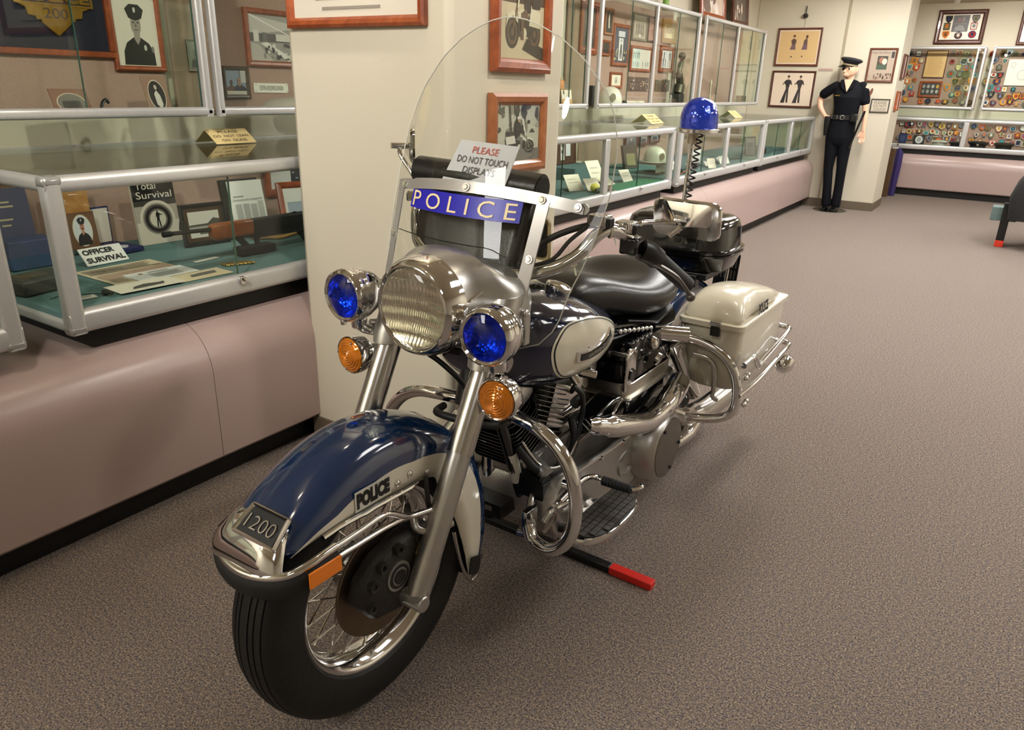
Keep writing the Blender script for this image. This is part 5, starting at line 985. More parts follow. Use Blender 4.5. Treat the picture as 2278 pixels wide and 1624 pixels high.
# chrome trim along the lower edge, front tip piece, bumper and mud flap tip
def edge(s): return [fpt(math.radians(d), interp(LOW, d))+V((0, .0975*s, -.001)) for d in (50, 52, 56, 60, 66, 70, 75, 83, 92, 102)]
for s in (1, -1): MB().tube(edge(s)+[V((-.075, .0985*s, .55))], [.006]*10+[.002], CHROME, 8).build('edge_trim', ff)
tip = MB(); R_ = []
for dg, w2, rr in ((47, .07, .380), (43, .082, .382), (39, .094, .382), (35, .1, .378), (32, .102, .37), (30.5, .1, .36)):
    th = math.radians(dg)
    R_.append([fpt(th, rr-.0+(.004*(1-(y/w2)**2))-.07*max(0, abs(y)/w2-.62)**1.3)+V((0, y, 0)) for y in [w2*(-1+2*k/12) for k in range(13)]])
tip.loft(R_, CHROME, caps=False, close=False); tp_ = tip.build('fender_tip', ff, smooth=.9, mods=[('SOLIDIFY', dict(thickness=.006, offset=-1))])
pm = basis(fpt(math.radians(45), .385)+V((0, .032, -.004)), (0, 1, 0), (-.79, 0, .61)) @ Matrix.Diagonal((.9, .66, .9, 1))
npl = MB().prism([(-.058, -.036), (.058, -.036), (.05, .04), (-.05, .04)], BLACKS, (0, 0, .001), d=.004).xform(pm).build('number_plate', tp_)
fr_ = MB()
for a, b in (((-.062, -.04), (.062, -.04)), ((.062, -.04), (.053, .046)), ((.053, .046), (-.053, .046)), ((-.053, .046), (-.062, -.04))): fr_.tube([V(a+(.004,)), V(b+(.004,))], .0058, CHROME, 8)
fr_.xform(pm).build('plate_frame', npl)
MB().text('1200', .04, CHROME, (0, 0, .0065), fit=(.084, .04), d=.004, bold=-.0006).xform(pm).build('numerals', npl)
bp_ = [V((x, y, z)) for x, y, z in ((.185, .122, .513), (.22, .122, .511), (.25, .12, .507), (.286, .103, .499), (.309, .06, .491), (.317, .008, .488), (.309, -.045, .491), (.286, -.088, .499), (.25, -.105, .507), (.2, -.108, .511))]
bpath = cr(bp_, 6)
MB().tube(bpath, .0125, BLACKM, 12, flat=1.9, upv=Z3).build('rubber_bumper', ff)
MB().tube([p+V((0, 0, .026)) for p in bpath], .0088, CHROME, 12).build('bumper_bar', ff)
for s in (1, -1):
    MB().tube(cr([(.215, .121*s, .536), (.12, .12*s, .538), (.06, .12*s, .541), (.03, .12*s, .53), (.0, .12*s, .51), (-.03, .118*s, .495), (-.08, .13*s, .49)], 6), .0066, CHROME, 10).build('bumper_stay', ff)
    MB().tube([(.19, .121*s, .513), (.06, .12*s, .51), (.0, .118*s, .503), (-.03, .118*s, .495)], .0062, CHROME, 10).build('bumper_stay', ff)
    MB().bb((.186, .136*s-.002 if s > 0 else -.123, .495), (.262, .136*s+.002 if s > 0 else -.119, .528), REFL).build('reflector', ff, bevel=.001)
# mud flap end at the fender rear
for s in (1, -1):
    e = [V((x, .0975*s, z)) for x, z in ((-.196, .36), (-.21, .30), (-.23, .235), (-.258, .185), (-.275, .182), (-.296, .2), (-.3, .235))]
    MB().tube(cr(e, 3), .0045, STEEL, 8).build('flap_edge', ff)
MB().loft([[V((x, y, z)) for y in (-.09, -.05, 0, .05, .09)] for x, z in ((-.305, .235), (-.31, .205), (-.295, .186), (-.275, .184))], BLACKS, caps=False, close=False).build('flap_tip', ff, mods=[('SOLIDIFY', dict(thickness=.006, offset=1))])
MB().prism([(.03, .0), (.045, .05), (-.0, .065), (-.01, .02)], BLACKS, (-.262, .0985, .185), (-1, 0, 0), (0, 0, 1), .003).build('flap_badge', ff)
# ---- headlight nacelle and lamps
nac = MB(); rows = []
for x, cz, hy, hz, nn in ((-.185, .897, .106, .108, 2.0), (-.22, .897, .112, .113, 2.0), (-.262, .9, .118, .112, 2.1), (-.285, .9, .15, .115, 2.3), (-.32, .885, .172, .104, 2.6), (-.365, .88, .172, .098, 2.8), (-.41, .885, .15, .08, 2.6), (-.45, .90, .1, .055, 2.2)):
    rows.append(superring(x, .005, cz, hy, hz, nn, 40))
nac.loft(rows, BRUSHED).build('headlight_nacelle', bike, smooth=.9)
for s in (1, -1):
    MB().loft([[V((x+forkx(z)-forkx(.85), .142*s+yy, z)) for x, yy in ell(-.29, 0, .048*k, .042*k, 16)] for z, k in ((.775, .88), (.80, 1), (.86, 1.05), (.92, .95))], BRUSHED).build('fork_shroud', bike)
MB().bb((-.27, -.06, .775), (-.262, .06, .79), BLACKM).build('nacelle_seam', bike, smooth=0)
MB().tube([(-.215, .114, .915), (-.262, .122, .935)], .003, CHROME, 6).build('trim_strip', bike)
hl = MB().lathe([(.089, -.168), (.094, -.160), (.1, -.163), (.106, -.176), (.112, -.198), (.113, -.214), (.108, -.218), (.09, -.19)], CHROME, (0, .01, .897), X3, 56).build('headlight', bike, smooth=.9)
hf = MB(); rws = []; RL_ = random.Random(3)
NR, NC = 56, 110
tl_ = [RL_.uniform(-1, 1) for _ in range(40)]
for a in range(NR+1):
    z = -.0895+.179*a/NR; hw = math.sqrt(max(1e-7, .0897**2-z*z)); row = []
    band = int((z+.09)/.03); ph = tl_[band % 40]
    for b in range(NC+1):
        y = hw*(-1+2*b/NC); r2 = y*y+z*z
        per = .0062 if band in (1, 2, 3) else .0105
        x = -.166-.018*(1-r2/.0081)+.0011*abs(math.sin(math.pi*(y+.003*ph)/per))+.0016*math.sin(z*210+ph)*(1 if band in (0, 5) else .5)
        row.append(V((x, .01+y, .897+z)))
    rws.append(row)
hf.loft(rws, HLENS, caps=False, close=False).build('headlight_lens', hl, smooth=.5)
MB().lathe([(.0, -.1475), (.03, -.149), (.06, -.1535), (.08, -.160), (.0905, -.168)], LCOVER, (0, .01, .897), X3, 48).build('lens_cover', hl, smooth=.9)
MB().lathe([(.0905, -.166), (.0945, -.162), (.0945, -.168)], BLACKM, (0, .01, .897), X3, 48).build('gasket', hl)
def spot(y, z, yaw):
    d = V((math.cos(yaw), math.sin(yaw), 0)); p = V((-.175, y, z))
    t = MB().lathe([(.050, .0), (.055, .004), (.0605, .0), (.063, -.012), (.064, -.022), (.0625, -.026), (.064, -.03), (.062, -.05), (.054, -.075), (.04, -.095), (.02, -.106), (0, -.108)], CHROME, p, d, 40).build('spot_lamp', bike, smooth=.9)
    MB().lathe([(.0505, -.002), (.046, -.018), (.036, -.03), (.018, -.038), (0, -.041)], BLUEL, p, d, 36).build('blue_reflector', t, smooth=.9)
    MB().lathe([(0, .014), (.02, .012), (.036, .007), (.0505, -.001)], BCOVER, p, d, 36).build('blue_lens', t, smooth=.9)
    MB().tube(cr([p+V((-.05, 0, -.062)), p+V((-.055, 0, -.085)), p+V((-.085, -.02 if y > 0 else .02, -.1))], 4), [.02]*4+[.014]*4+[.01], CHROME, 12).build('mount', t)
    MB().box(p+V((.0, 0, -.062)), (.012, .01, .012), STEEL).build('clamp_screw', t, bevel=.002)
    return t
spot(.193, .867, .10); spot(-.215, .883, -.02)
MB().tube(cr([(-.26, .20, .785), (-.27, .14, .80), (-.28, 0, .805), (-.27, -.14, .80), (-.26, -.21, .79)], 6), .011, BRUSHED, 10, flat=1.8).build('lamp_bracket', bike)
for s, y, z in ((1, .211, .727), (-1, -.224, .730)):
    p = V((-.2, y, z)); d = V((1, .08*s, 0)).normalized()
    t = MB().lathe([(.043, .0), (.046, .003), (.0475, -.003), (.047, -.03), (.04, -.04), (.015, -.046), (0, -.046)], CHROME, p, d, 36).build('turn_signal', bike, smooth=.6)
    pr = []
    for k in range(15):
        r = .043*(1-k/14.0); pr.append((r, .002+.012*(1-(r/.043)**2)+(.0018 if k % 2 else 0)))
    MB().lathe(pr, AMBER, p, d, 36).build('amber_lens', t, smooth=.25)
    for a in (1.2, -1.9): MB().ball(p+V((.009, .032*math.cos(a), .036*math.sin(a))), .0032, CHROME, 8, 6).build('screw', t)
    MB().tube(cr([p+V((-.035, -.02*s, 0)), p+V((-.05, -.05*s, .01)), V((forkx(z+.03)-.0, .142*s, z+.03))], 4), [.022]*4+[.018]*4+[.016], STEEL, 12).build('stalk', t)
    MB().tube(cr([p+V((-.04, -.01*s, -.01)), p+V((-.06, -.04*s, -.03)), p+V((-.06, -.06*s, .02)), V((-.27, .1*s, .80))], 5), .003, BLACKS, 6).build('wire', t)
# ---- windshield
WSX, WSK, WSL, WC = -.33, .9, .35, -.015
def wsx(y, z): return WSX-WSL*(z-.9)-WSK*(y-WC)**2
def wp(y, z, off=0): return V((wsx(y, z)+off, y, z))
WW = [(.785, .15), (.795, .2), (.82, .245), (.86, .262), (.93, .272), (.97, .284), (1.04, .298), (1.13, .308), (1.23, .303), (1.3, .28), (1.345, .256), (1.41, .196), (1.45, .14), (1.474, .09), (1.489, .045), (1.494, .012)]
zs = [.785+(1.494-.785)*(1-(1-k/40)**1.6) for k in range(41)]
rows = [[wp(WC+interp(WW, z)*(-1+2*j/28), z) for j in range(29)] for z in zs]
ws = MB().loft(rows, SHIELD, caps=False, close=False).build('windshield', bike, smooth=1.2, recalc=True)
rim_ = [r[0] for r in rows]+rows[-1][1:]+[r[-1] for r in rows[-2::-1]]
MB().tube(rim_, .0014, P('plastic_edge', (190, 188, 176), .2), 6).build('shield_edge', ws)
BARM = P('bar_aluminium', (206, 204, 200), .3, .75)
def strap(ys, zf, hw, off, nm, mat=BRUSHED):
    r0 = [wp(y, zf(y)-hw, off) for y in ys]; r1 = [wp(y, zf(y)+hw, off) for y in ys]; r2 = [p+V((.003, 0, .001)) for p in r1]; r3 = [p+V((.003, 0, .001)) for p in r0]
    return MB().loft([list(q) for q in zip(r0, r1, r2, r3)], mat).build(nm, ws, smooth=.5)
zbar = lambda y: 1.128-.33*(y+.03)**2
strap([-.3+.55*k/24 for k in range(25)], zbar, .0125, .002, 'cross_bar', BARM)
MB().lathe([(0, 0), (.0125, 0), (.0125, .003), (0, .003)], BRUSHED, wp(.25, zbar(.25), .002), X3, 16).build('bar_end', ws)
strap([-.285, -.2], zbar, .0125, -.008, 'inner_bar', BARM)
def vstrap(yf, z0, z1, hw, nm):
    R_ = []
    for k in range(13):
        z = z0+(z1-z0)*k/12; y = yf(z); R_.append([wp(y-hw, z, .004), wp(y+hw, z, .004), wp(y+hw, z, .008), wp(y-hw, z, .008)])
    MB().loft(R_, BARM).build(nm, ws, smooth=.5)
vstrap(lambda z: .158+.04*(z-.9), .80, 1.112, .0135, 'upright_strap'); vstrap(lambda z: -.262-.08*(z-.9), .82, 1.112, .0135, 'upright_strap')
for y, z in ((-.03, zbar(-.03)), (.163, zbar(.163)), (.24, zbar(.24)), (-.262, zbar(-.262)), (.162, .99), (-.268, .99)):
    MB().lathe([(0, .006), (.005, .006), (.0065, .004), (.0095, .004), (.0095, 0)], CHROME, wp(y, z, .006), (1, 0, .3), 16).build('bolt', ws)
for s, y in ((1, .165), (-1, -.235)):
    MB().bb((-.37, y-.014, .80), (-.345, y+.016, .875), BRUSHED).bb((-.35, y-.018, .872), (-.335, y+.024, .888), CHROME).build('mount_bracket', ws, bevel=.004)
lw = MB().tube([wp(-.255+.36*k/20, 1.003-.12*max(0, k/20-.88), .0015) for k in range(21)], .0012, BLACKS, 6); lw.build('lower_panel_edge', ws)
SBL = P('sign_blue', (38, 34, 160), .3); SCR = P('sign_cream', (226, 206, 160), .35)
sg_ = MB().loft([[wp(-.222+.342*k/20, 1.062, .0015), wp(-.222+.342*k/20, 1.1095, .0015)] for k in range(21)], SBL, caps=False, close=False).build('sign_strip', ws, recalc=False)
def sfn(v): y = -.218+v.x+.165+.0; return wp(y, 1.0855+v.y, .0032)
MB().text('P O L I C E', .04, SCR, fit=(.322, .036), fn=lambda v: wp(-.051+v.x, 1.0855+v.y, .0034)).build('sign_lettering', ws, smooth=0)
# ---- leather roll behind the windshield and the notice on it
lr = thing('leather_roll', 'black rolled leather apron strapped behind the windshield', 'leather roll', M=bike.matrix_world.copy())
rm = MB().tube(cr([(-.475, -.23, 1.145), (-.47, -.05, 1.14), (-.475, .13, 1.13)], 6), .036, LEATHER, 20); rm.build('roll', lr, smooth=.8)
MB().tube([(-.475, .1295, 1.13), (-.475, .134, 1.1295)], .028, BLACKM, 16).build('roll_end', lr)
MB().loft([[V((-.415-.35*(z-1.0)-.02, y, z)) for y in [-.215*w2+.315*w2*k/10+.0 for k in range(11)]] for z, w2 in ((1.14, 1.05), (1.06, 1.02), (.98, .98), (.945, .9), (.93, .7))], LEATHER, caps=False, close=False).build('apron', lr, mods=[('SOLIDIFY', dict(thickness=.03, offset=1))])
nt_ = [V((-.455, -.085, 1.228)), V((-.452, .082, 1.222)), V((-.432, .058, 1.135)), V((-.432, -.132, 1.127))]
cN = thing('notice_card', 'grey paper notice please do not touch displays tucked behind the windshield bar', 'sign', M=bike.matrix_world.copy())
MB().add(nt_+[p+V((-.002, 0, 0)) for p in nt_], [(0, 1, 2, 3), (7, 6, 5, 4), (0, 4, 5, 1), (1, 5, 6, 2), (2, 6, 7, 3), (3, 7, 4, 0)], C((196, 196, 200), .6)).build('paper', cN, smooth=0)
Un = (nt_[1]-nt_[0]).normalized(); Vn = (nt_[0]-nt_[3]); Vn = (Vn-Un*Vn.dot(Un)).normalized(); cc = (nt_[0]+nt_[1]+nt_[2]+nt_[3])/4; Nn = Un.cross(Vn)
if Nn.x < 0: Nn = -Nn
nb = MB()
for s_, dz, ww, c in (('PLEASE', .024, .078, (196, 96, 86)), ('DO NOT TOUCH', .0005, .148, (76, 74, 78)), ('DISPLAYS', -.023, .095, (76, 74, 78))):
    nb.text(s_, .02, C(c), cc+Vn*(dz+.006)+Nn*.0025+Un*(.004+dz*.25), Un, Vn, fit=(ww, .0155), shear=.2)
nb.build('lettering', cN, smooth=0)
tp2_ = MB(); Mt = basis((-.50, .124, 1.015), (.15, 1, 0), (0, -.28, 1))
for k_, z_, m_ in ((1, 0, P('tan_rim', (190, 166, 120), .4)), (.82, .004, BLACKS)): tp2_.prism([(x*k_, y*k_) for x, y in rrect(-.024, -.05, .024, .05, .014, 4)], m_, (0, 0, z_), d=.008)
tp2_.xform(Mt).build('speaker_plate', bike)
# ---- handlebar and controls
bar_l = [(-.40, .05, .945), (-.41, .11, .945), (-.415, .16, .956), (-.435, .205, .972), (-.465, .24, 1.0), (-.50, .267, 1.043), (-.54, .285, 1.05), (-.6, .31, 1.02), (-.64, .327, .995), (-.80, .375, .885)]
full = [V((a, -b, c)) for a, b, c in bar_l[::-1]]+[V(p) for p in bar_l]
hb_ = MB().tube(cr(full, 6), .0155, CHROME, 14).build('handlebar', bike)
for s in (1, -1):
    q = lambda x, y, z: V((x, y*s, z))
    g = MB().tube([q(-.655, .332, .985), q(-.80, .375, .885)], .0205, RUBB2, 16); g.build('grip', hb_)
    MB().tube(cr([q(-.60, .318, .992), q(-.64, .352, .965), q(-.70, .385, .925), q(-.755, .402, .872)], 5), [.011]*6+[.009]*5+[.0075]*5, P('lever_aluminium', (120, 116, 110), .35, 1.0), 10, flat=.7).ball(q(-.758, .403, .868), .0125, P('lever_aluminium', (120, 116, 110)), 12, 8).build('lever', hb_)
    MB().box(q(-.585, .312, 1.012), (.045, .045, .04), BLACKP).build('lever_clamp', hb_, bevel=.006)
    MB().tube(cr([q(-.61, .325, 1.0), q(-.63, .34, .99), q(-.655, .345, .975)], 4), .026, BLACKS, 14).build('lever_shroud', hb_)
    for x, y, z in ((-.505, .268, 1.075), (-.575, .3, 1.055)):
        MB().box(q(x, y, z), (.036, .044, .026), CHROME).box(q(x, y+.024, z-.004), (.026, .012, .022), BLACKS).box(q(x-.004, y-.024, z-.004), (.02, .014, .02), BLACKS).build('switch_housing', hb_, bevel=.003)
MB().tube(cr([(-.60, .30, 1.01), (-.555, .275, 1.055), (-.50, .235, 1.058), (-.45, .175, 1.03), (-.425, .13, .985), (-.42, .1, .93)], 6), .0075, RUBB2, 10).build('clutch_cable', hb_)
MB().tube(cr([(-.50, .25, 1.065), (-.46, .22, 1.03), (-.43, .19, .985), (-.41, .12, .96)], 6), .005, RUBB2, 8).build('wire_loom', hb_)
for p in ((-.455, .225, .985), (-.53, .282, 1.05)): MB().lathe([(.0165, -.003), (.0185, -.003), (.0185, .003), (.0165, .003)], C((222, 216, 196)), p, (.45, .5, .75) if p[0] > -.5 else (-.6, .6, 0), 14).tube([V(p)+V((.0, .012, -.014)), V(p)+V((.004, .02, -.03))], .0022, C((222, 216, 196)), 6).build('cable_tie', hb_)
# mirrors
mm = MB()
pl_ = rrect(-.078, -.047, .078, .05, .022, 5)
Mm = basis((-.72, .384, 1.062), (.08, 1, .0), (.12, 0, 1)) @ Matrix.Diagonal((1.12, .93, 1, 1))
mm.loft([[V((x*k, y*k, z)) for x, y in pl_] for k, z in ((1, -.006), (1.0, .0), (.95, .006))], CHROME)
apex = V((0, -.012, .026)); rg = [V((x*.9, y*.9, .006)) for x, y in rrect(-.06, -.012, .066, .05, .012, 3)]
mm.add(rg+[apex], [(i, (i+1) % len(rg), len(rg)) for i in range(len(rg))], CHROME)
mo = mm.xform(Mm).build('mirror', hb_, smooth=.35)
MB().tube(cr([(-.59, .312, 1.03), (-.6, .32, 1.06), (-.65, .335, 1.06), (-.70, .355, 1.055), (-.72, .385, 1.05)], 5), .0062, CHROME, 10).tube([Mm @ V((0, -.012, .026)), Mm @ V((-.02, -.035, .04))], .007, CHROME, 10).build('mirror_stem', mo)
Mr = basis((-.62, -.385, 1.19), (.75, .66, 0), (0, 0, 1))
mr = MB().loft([[V((x*k, y*k, z)) for x, y in pl_] for k, z in ((1, -.006), (1.0, .0), (.9, .006))], CHROME); mr.add([V((x*.9, y*.9, .006)) for x, y in pl_]+[V((0, -.012, .026))], [(i, (i+1) % len(pl_), len(pl_)) for i in range(len(pl_))], CHROME)
mro = mr.xform(Mr).build('mirror', hb_, smooth=.35)
MB().tube(cr([(-.585, -.312, 1.02), (-.585, -.345, 1.1), (-.585, -.40, 1.165), (-.60, -.41, 1.185)], 5), .0062, CHROME, 10).cyl((-.575, -.425, 1.188), (-.62, -.395, 1.186), .009, CHROME, seg=10).build('mirror_stem', mro)
# ---- fuel tank
TW = [(-1.0, .03), (-.975, .075), (-.92, .12), (-.82, .172), (-.70, .203), (-.58, .21), (-.49, .193), (-.43, .160), (-.39, .115), (-.365, .07)]
TT = [(-1.0, .70), (-.92, .745), (-.80, .80), (-.68, .842), (-.6, .862), (-.5, .874), (-.43, .866), (-.39, .842), (-.365, .81)]
TB = [(-1.0, .675), (-.92, .648), (-.80, .622), (-.68, .606), (-.6, .605), (-.5, .618), (-.43, .638), (-.39, .665), (-.365, .705)]
def tsurf(x, z, off=0):
    w_, t_, b_ = interp(TW, x), interp(TT, x), interp(TB, x); c, h = (t_+b_)/2, (t_-b_)/2
    k = min(1, abs(z-c)/h); return w_*(max(0, 1-k**2.5))**(1/2.5)+off
xs_ = [-1.0+.635*k/32 for k in range(33)]
sm_ = lambda tab, x: sum(interp(tab, x+d) for d in (-.016, -.008, 0, .008, .016))/5
TW, TT, TB = [[(x, sm_(tb, x)) for x in xs_] for tb in (TW, TT, TB)]
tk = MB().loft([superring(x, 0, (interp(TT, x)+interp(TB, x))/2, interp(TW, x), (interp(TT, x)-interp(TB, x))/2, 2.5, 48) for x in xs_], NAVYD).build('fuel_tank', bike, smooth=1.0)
pan = cr([(-.466, .742, 0), (-.478, .782, 0), (-.52, .808, 0), (-.6, .808, 0), (-.71, .786, 0), (-.80, .752, 0), (-.842, .716, 0), (-.81, .69, 0), (-.73, .67, 0), (-.62, .657, 0), (-.535, .664, 0), (-.485, .695, 0)], 5, True)
pc = V((-.60, .735, 0))
def shell(k0, k1, off, mat, nm, par, s=1):
    rws = []
    for k in [k0+(k1-k0)*i/5 for i in range(6)]:
        q = [pc+(p-pc)*k for p in pan]; rws.append([V((p.x, s*tsurf(p.x, p.y, off), p.y)) for p in q])
    return MB().loft(rws, mat, caps=False).build(nm, par, smooth=1.2)
for s in (1, -1):
    shell(.02, .94, .0016, CREAM, 'tank_panel', tk, s); shell(.925, .955, .0022, INK, 'pinstripe', tk, s); shell(.955, 1.0, .0016, CREAM, 'panel_border', tk, s)
bl_ = []
for k in range(21):
    u = k/20; x = -.548-.205*u; z = .722+.012*u-.012*math.sin(math.pi*u); h = .0135
    bl_.append((x, z, h))
bg = MB().loft([[V((x, tsurf(x, z-h, .001), z-h)), V((x, tsurf(x, z+h, .001), z+h)), V((x, tsurf(x, z+h, .008), z+h*.9)), V((x, tsurf(x, z-h, .008), z-h*.9))] for x, z, h in bl_], CHROME).build('tank_badge', tk, smooth=.4)
MB().loft([[V((x, tsurf(x, z-h*.75, .0088), z-h*.75)), V((x, tsurf(x, z+h*.6, .0088), z+h*.6))] for x, z, h in bl_[1:-1]], BLACKS, caps=False, close=False).build('badge_face', bg)
def bfn(v, x0):
    x = x0-v.x; u = (-.548-x)/.205; z = .721+.012*u-.012*math.sin(math.pi*max(0, min(1, u)))+v.y; return V((x, tsurf(x, z, .0094), z))
SIL = P('badge_silver', (206, 204, 196), .3, .6)
MB().text('AMF', .02, SIL, fit=(.026, .009), fn=lambda v: bfn(v, -.605)).text('Harley-Davidson', .02, SIL, fit=(.1, .0165), fn=lambda v: bfn(v, -.678)).text('|', .02, SIL, fit=(.0015, .015), fn=lambda v: bfn(v, -.623)).build('badge_lettering', bg, smooth=0)
for y in (.085, -.085): 
    cpm = MB().lathe([(.03, -.01), (.034, .004), (.036, .012), (.034, .017), (.02, .022), (0, .024)], CHROME, (-.645, y, .852), (-.18, .25 if y > 0 else -.25, 1), 32).build('fuel_cap', tk)
cn = MB().loft([[V((x, y, z+dz)) for y, dz in ((-.05, 0), (-.045, .018), (0, .028), (.045, .018), (.05, 0))] for x, z in ((-.43, .868), (-.5, .872), (-.62, .852), (-.75, .81), (-.83, .77))], BLACKP).build('dash_console', tk)
# ---- seat
ST = MB(); rows = []
for x, hw, zb, zt, nn in ((-.735, .045, .775, .80, 2.2), (-.75, .08, .755, .83, 2.4), (-.80, .108, .738, .856, 2.4), (-.88, .13, .722, .858, 2.4), (-.96, .162, .7, .838, 2.4), (-1.04, .19, .682, .82, 2.4), (-1.12, .202, .674, .816, 2.4), (-1.2, .198, .678, .826, 2.4), (-1.27, .175, .692, .832, 2.4), (-1.32, .13, .71, .82, 2.3), (-1.345, .07, .74, .79, 2.2)):
    ring_ = superring(x, 0, (zb+zt)/2, hw, (zt-zb)/2, nn, 40)
    for p in ring_:
        if p.z > (zb+zt)/2: p.z -= .03*math.exp(-((p.x+1.08)/.13)**2)*math.exp(-(p.y/.1)**2)
    rows.append(ring_)
ST.loft(rows, LEATHER).build('seat', bike, smooth=1.2, mods=[('SUBSURF', dict(levels=1, render_levels=1))])
MB().loft([superring(x, 0, z, hw, .012, 3, 30) for x, hw, z in ((-.98, .14, .698), (-1.1, .185, .676), (-1.25, .17, .685), (-1.32, .1, .705))], BLACKS).build('seat_skirt', bike)
t = MB()
for k in range(8): t.ball((-.90-.022*k, .15+.004*k, .688-.003*k), .009, CHROME, 10, 8)
t.build('seat_springs', bike)
MB().loft([superring(x, 0, z, hw, hh, 2.6, 28) for x, hw, z, hh in ((-.86, .09, .67, .05), (-1.0, .13, .665, .05), (-1.15, .16, .65, .06), (-1.3, .16, .64, .06))], BLACKP).build('frame_cover', bike)
# ---- engine
cc0 = V((-.605, 0, .31))
def cylinder(a, nm):
    d = V((math.sin(a), 0, math.cos(a))); n2 = V((math.cos(a), 0, -math.sin(a)))
    eng = MB().tube([cc0+d*.1, cc0+d*.3], .052, BLACKS, 20).build(nm, bike)
    F_ = MB(); E_ = MB()
    for k in range(11):
        q = cc0+d*(.125+.0135*k); rr = .078 if k < 9 else .07
        ring_ = [q+n2*x+V((0, y, 0)) for x, y in rrect(-rr, -rr*1.12, rr, rr*1.12, .045, 4)]
        F_.loft([ring_, [p+d*.004 for p in ring_]], BLACKP)
        e2 = [q+d*.0015+n2*x*1.006+V((0, y*1.006, 0)) for x, y in rrect(-rr, -rr*1.12, rr, rr*1.12, .045, 4)]
        E_.loft([e2, [p+d*.0012 for p in e2]], ALUMC, caps=False)
    f = F_.build('cooling_fins', eng, smooth=.5); f['kind'] = 'stuff'; e = E_.build('fin_edges', eng); e['kind'] = 'stuff'
    MB().loft([[cc0+d*h+n2*x*k+V((0, y*k, 0)) for x, y in rrect(-.075, -.085, .075, .085, .03, 4)] for h, k in ((.275, .9), (.29, 1), (.325, 1), (.35, .8), (.358, .5))], ALUMC).build('rocker_box', eng)
    return eng
e1 = cylinder(math.radians(22.5), 'front_cylinder'); e2_ = cylinder(math.radians(-22.5), 'rear_cylinder')
MB().loft([[V((x, y, z)) for x, z in ell(-.615, .30, .125*k, .118*k, 28)] for y, k in ((-.11, .9), (-.09, 1), (.09, 1), (.12, .93))], ALUMC).build('crankcase', bike)
MB().bb((-.76, -.1, .36), (-.6, .1, .42), ALUMC).bb((-.6, -.02, .36), (-.5, .1, .42), ALUMC).build('engine_deck', bike, bevel=.01)
MB().tube([(-.52, .1, .415), (-.50, .165, .40)], .02, ALUMC, 14).tube([(-.69, .13, .42), (-.62, .16, .42)], .014, ALUMC, 12).build('crankcase_boss', bike)
# primary cover with clutch drum
pp = [(-.47, .285), (-.475, .33), (-.505, .372), (-.56, .392), (-.65, .388), (-.8, .378), (-.95, .375), (-1.08, .372), (-1.15, .33), (-1.16, .27), (-1.13, .21), (-1.05, .178), (-.9, .172), (-.75, .175), (-.6, .182), (-.52, .205), (-.48, .245)]
pq = [(p.x, p.y) for p in cr([(a, b, 0) for a, b in pp], 4, True)]; pcx, pcz = -.81, .28
prm = MB().loft([[V((pcx+(x-pcx)*k, y, pcz+(z-pcz)*k)) for x, z in pq] for y, k in ((.12, .985), (.128, 1), (.19, 1), (.203, .985), (.21, .95), (.2115, .9), (.206, .86), (.206, .5))], BRUSHED).build('primary_cover', bike, smooth=.6)
MB().loft([[V((x, y, z)) for x, z in ell(-.905, .275, .052*k, .035*k, 24)] for y, k in ((.2065, 1), (.2075, 1), (.2045, .9))], ALUMC).loft([[V((x, y, z)) for x, z in ell(-.905, .275, .058*k, .041*k, 24)] for y, k in ((.206, 1), (.212, .98), (.212, .9), (.204, .88))], BRUSHED, caps=False).build('inspection_recess', prm)
dr = MB().lathe([(.128, .13), (.124, .2), (.116, .245), (.108, .268), (.1, .274)], BRUSHED, (-1.06, 0, .285), Y3, 56).build('clutch_drum', prm, smooth=.6)
MB().lathe([(.1, .274), (.098, .277), (.0, .2785)], P('derby_face', (128, 124, 118), .35, 1.0), (-1.06, 0, .285), Y3, 56).build('derby_cover', dr, smooth=.5)
for a in (1.0, -1.9, 3.3): MB().cyl((-1.06+.085*math.cos(a), .276, .285+.085*math.sin(a)), (-1.06+.085*math.cos(a), .2815, .285+.085*math.sin(a)), .0055, BLACKS, seg=10).build('cover_screw', dr)
for x, z in ((-.5, .31), (-.56, .375), (-.72, .37), (-.86, .365), (-.7, .19), (-.85, .187), (-.53, .22)): MB().cyl((x, .205, z), (x, .2155, z), .0075, CHROME, seg=8).build('cover_screw', prm)
MB().cyl((-.6, .2, .25), (-.6, .226, .25), .03, BRUSHED, seg=24).cyl((-.68, .2, .235), (-.68, .222, .235), .02, BRUSHED, seg=20).build('stator_boss', prm, bevel=.004)
# ---- frame
for s in (1, -1):
    ft = MB().tube(cr([(-.40, .03*s, .66), (-.43, .055*s, .56), (-.475, .078*s, .40), (-.53, .085*s, .26), (-.60, .09*s, .2), (-.72, .095*s, .175), (-1.1, .1*s, .175), (-1.35, .1*s, .2)], 6), .0165, BLACKP, 14).build('frame_tube', bike)
    if s == 1:
        MB().tube([V((-.4605, .0735, .452)), V((-.487, .081, .362))], .0172, C((214, 210, 196), .6), 14, caps=False).build('sticker', ft)
MB().cyl((-.37, 0, .60), (-.43, 0, .80), .032, BLACKS).build('steering_head', bike)
MB().tube(cr([(-.44, 0, .72), (-.7, 0, .64), (-1.0, 0, .62), (-1.3, 0, .6)], 5), .018, BLACKS, 10).build('backbone_tube', bike)
MB().tube(cr([(-.47, .07, .55), (-.40, .09, .56), (-.34, .06, .575), (-.33, -.06, .575), (-.40, -.1, .56)], 6), .010, RUBB2, 10).build('oil_hose', bike)
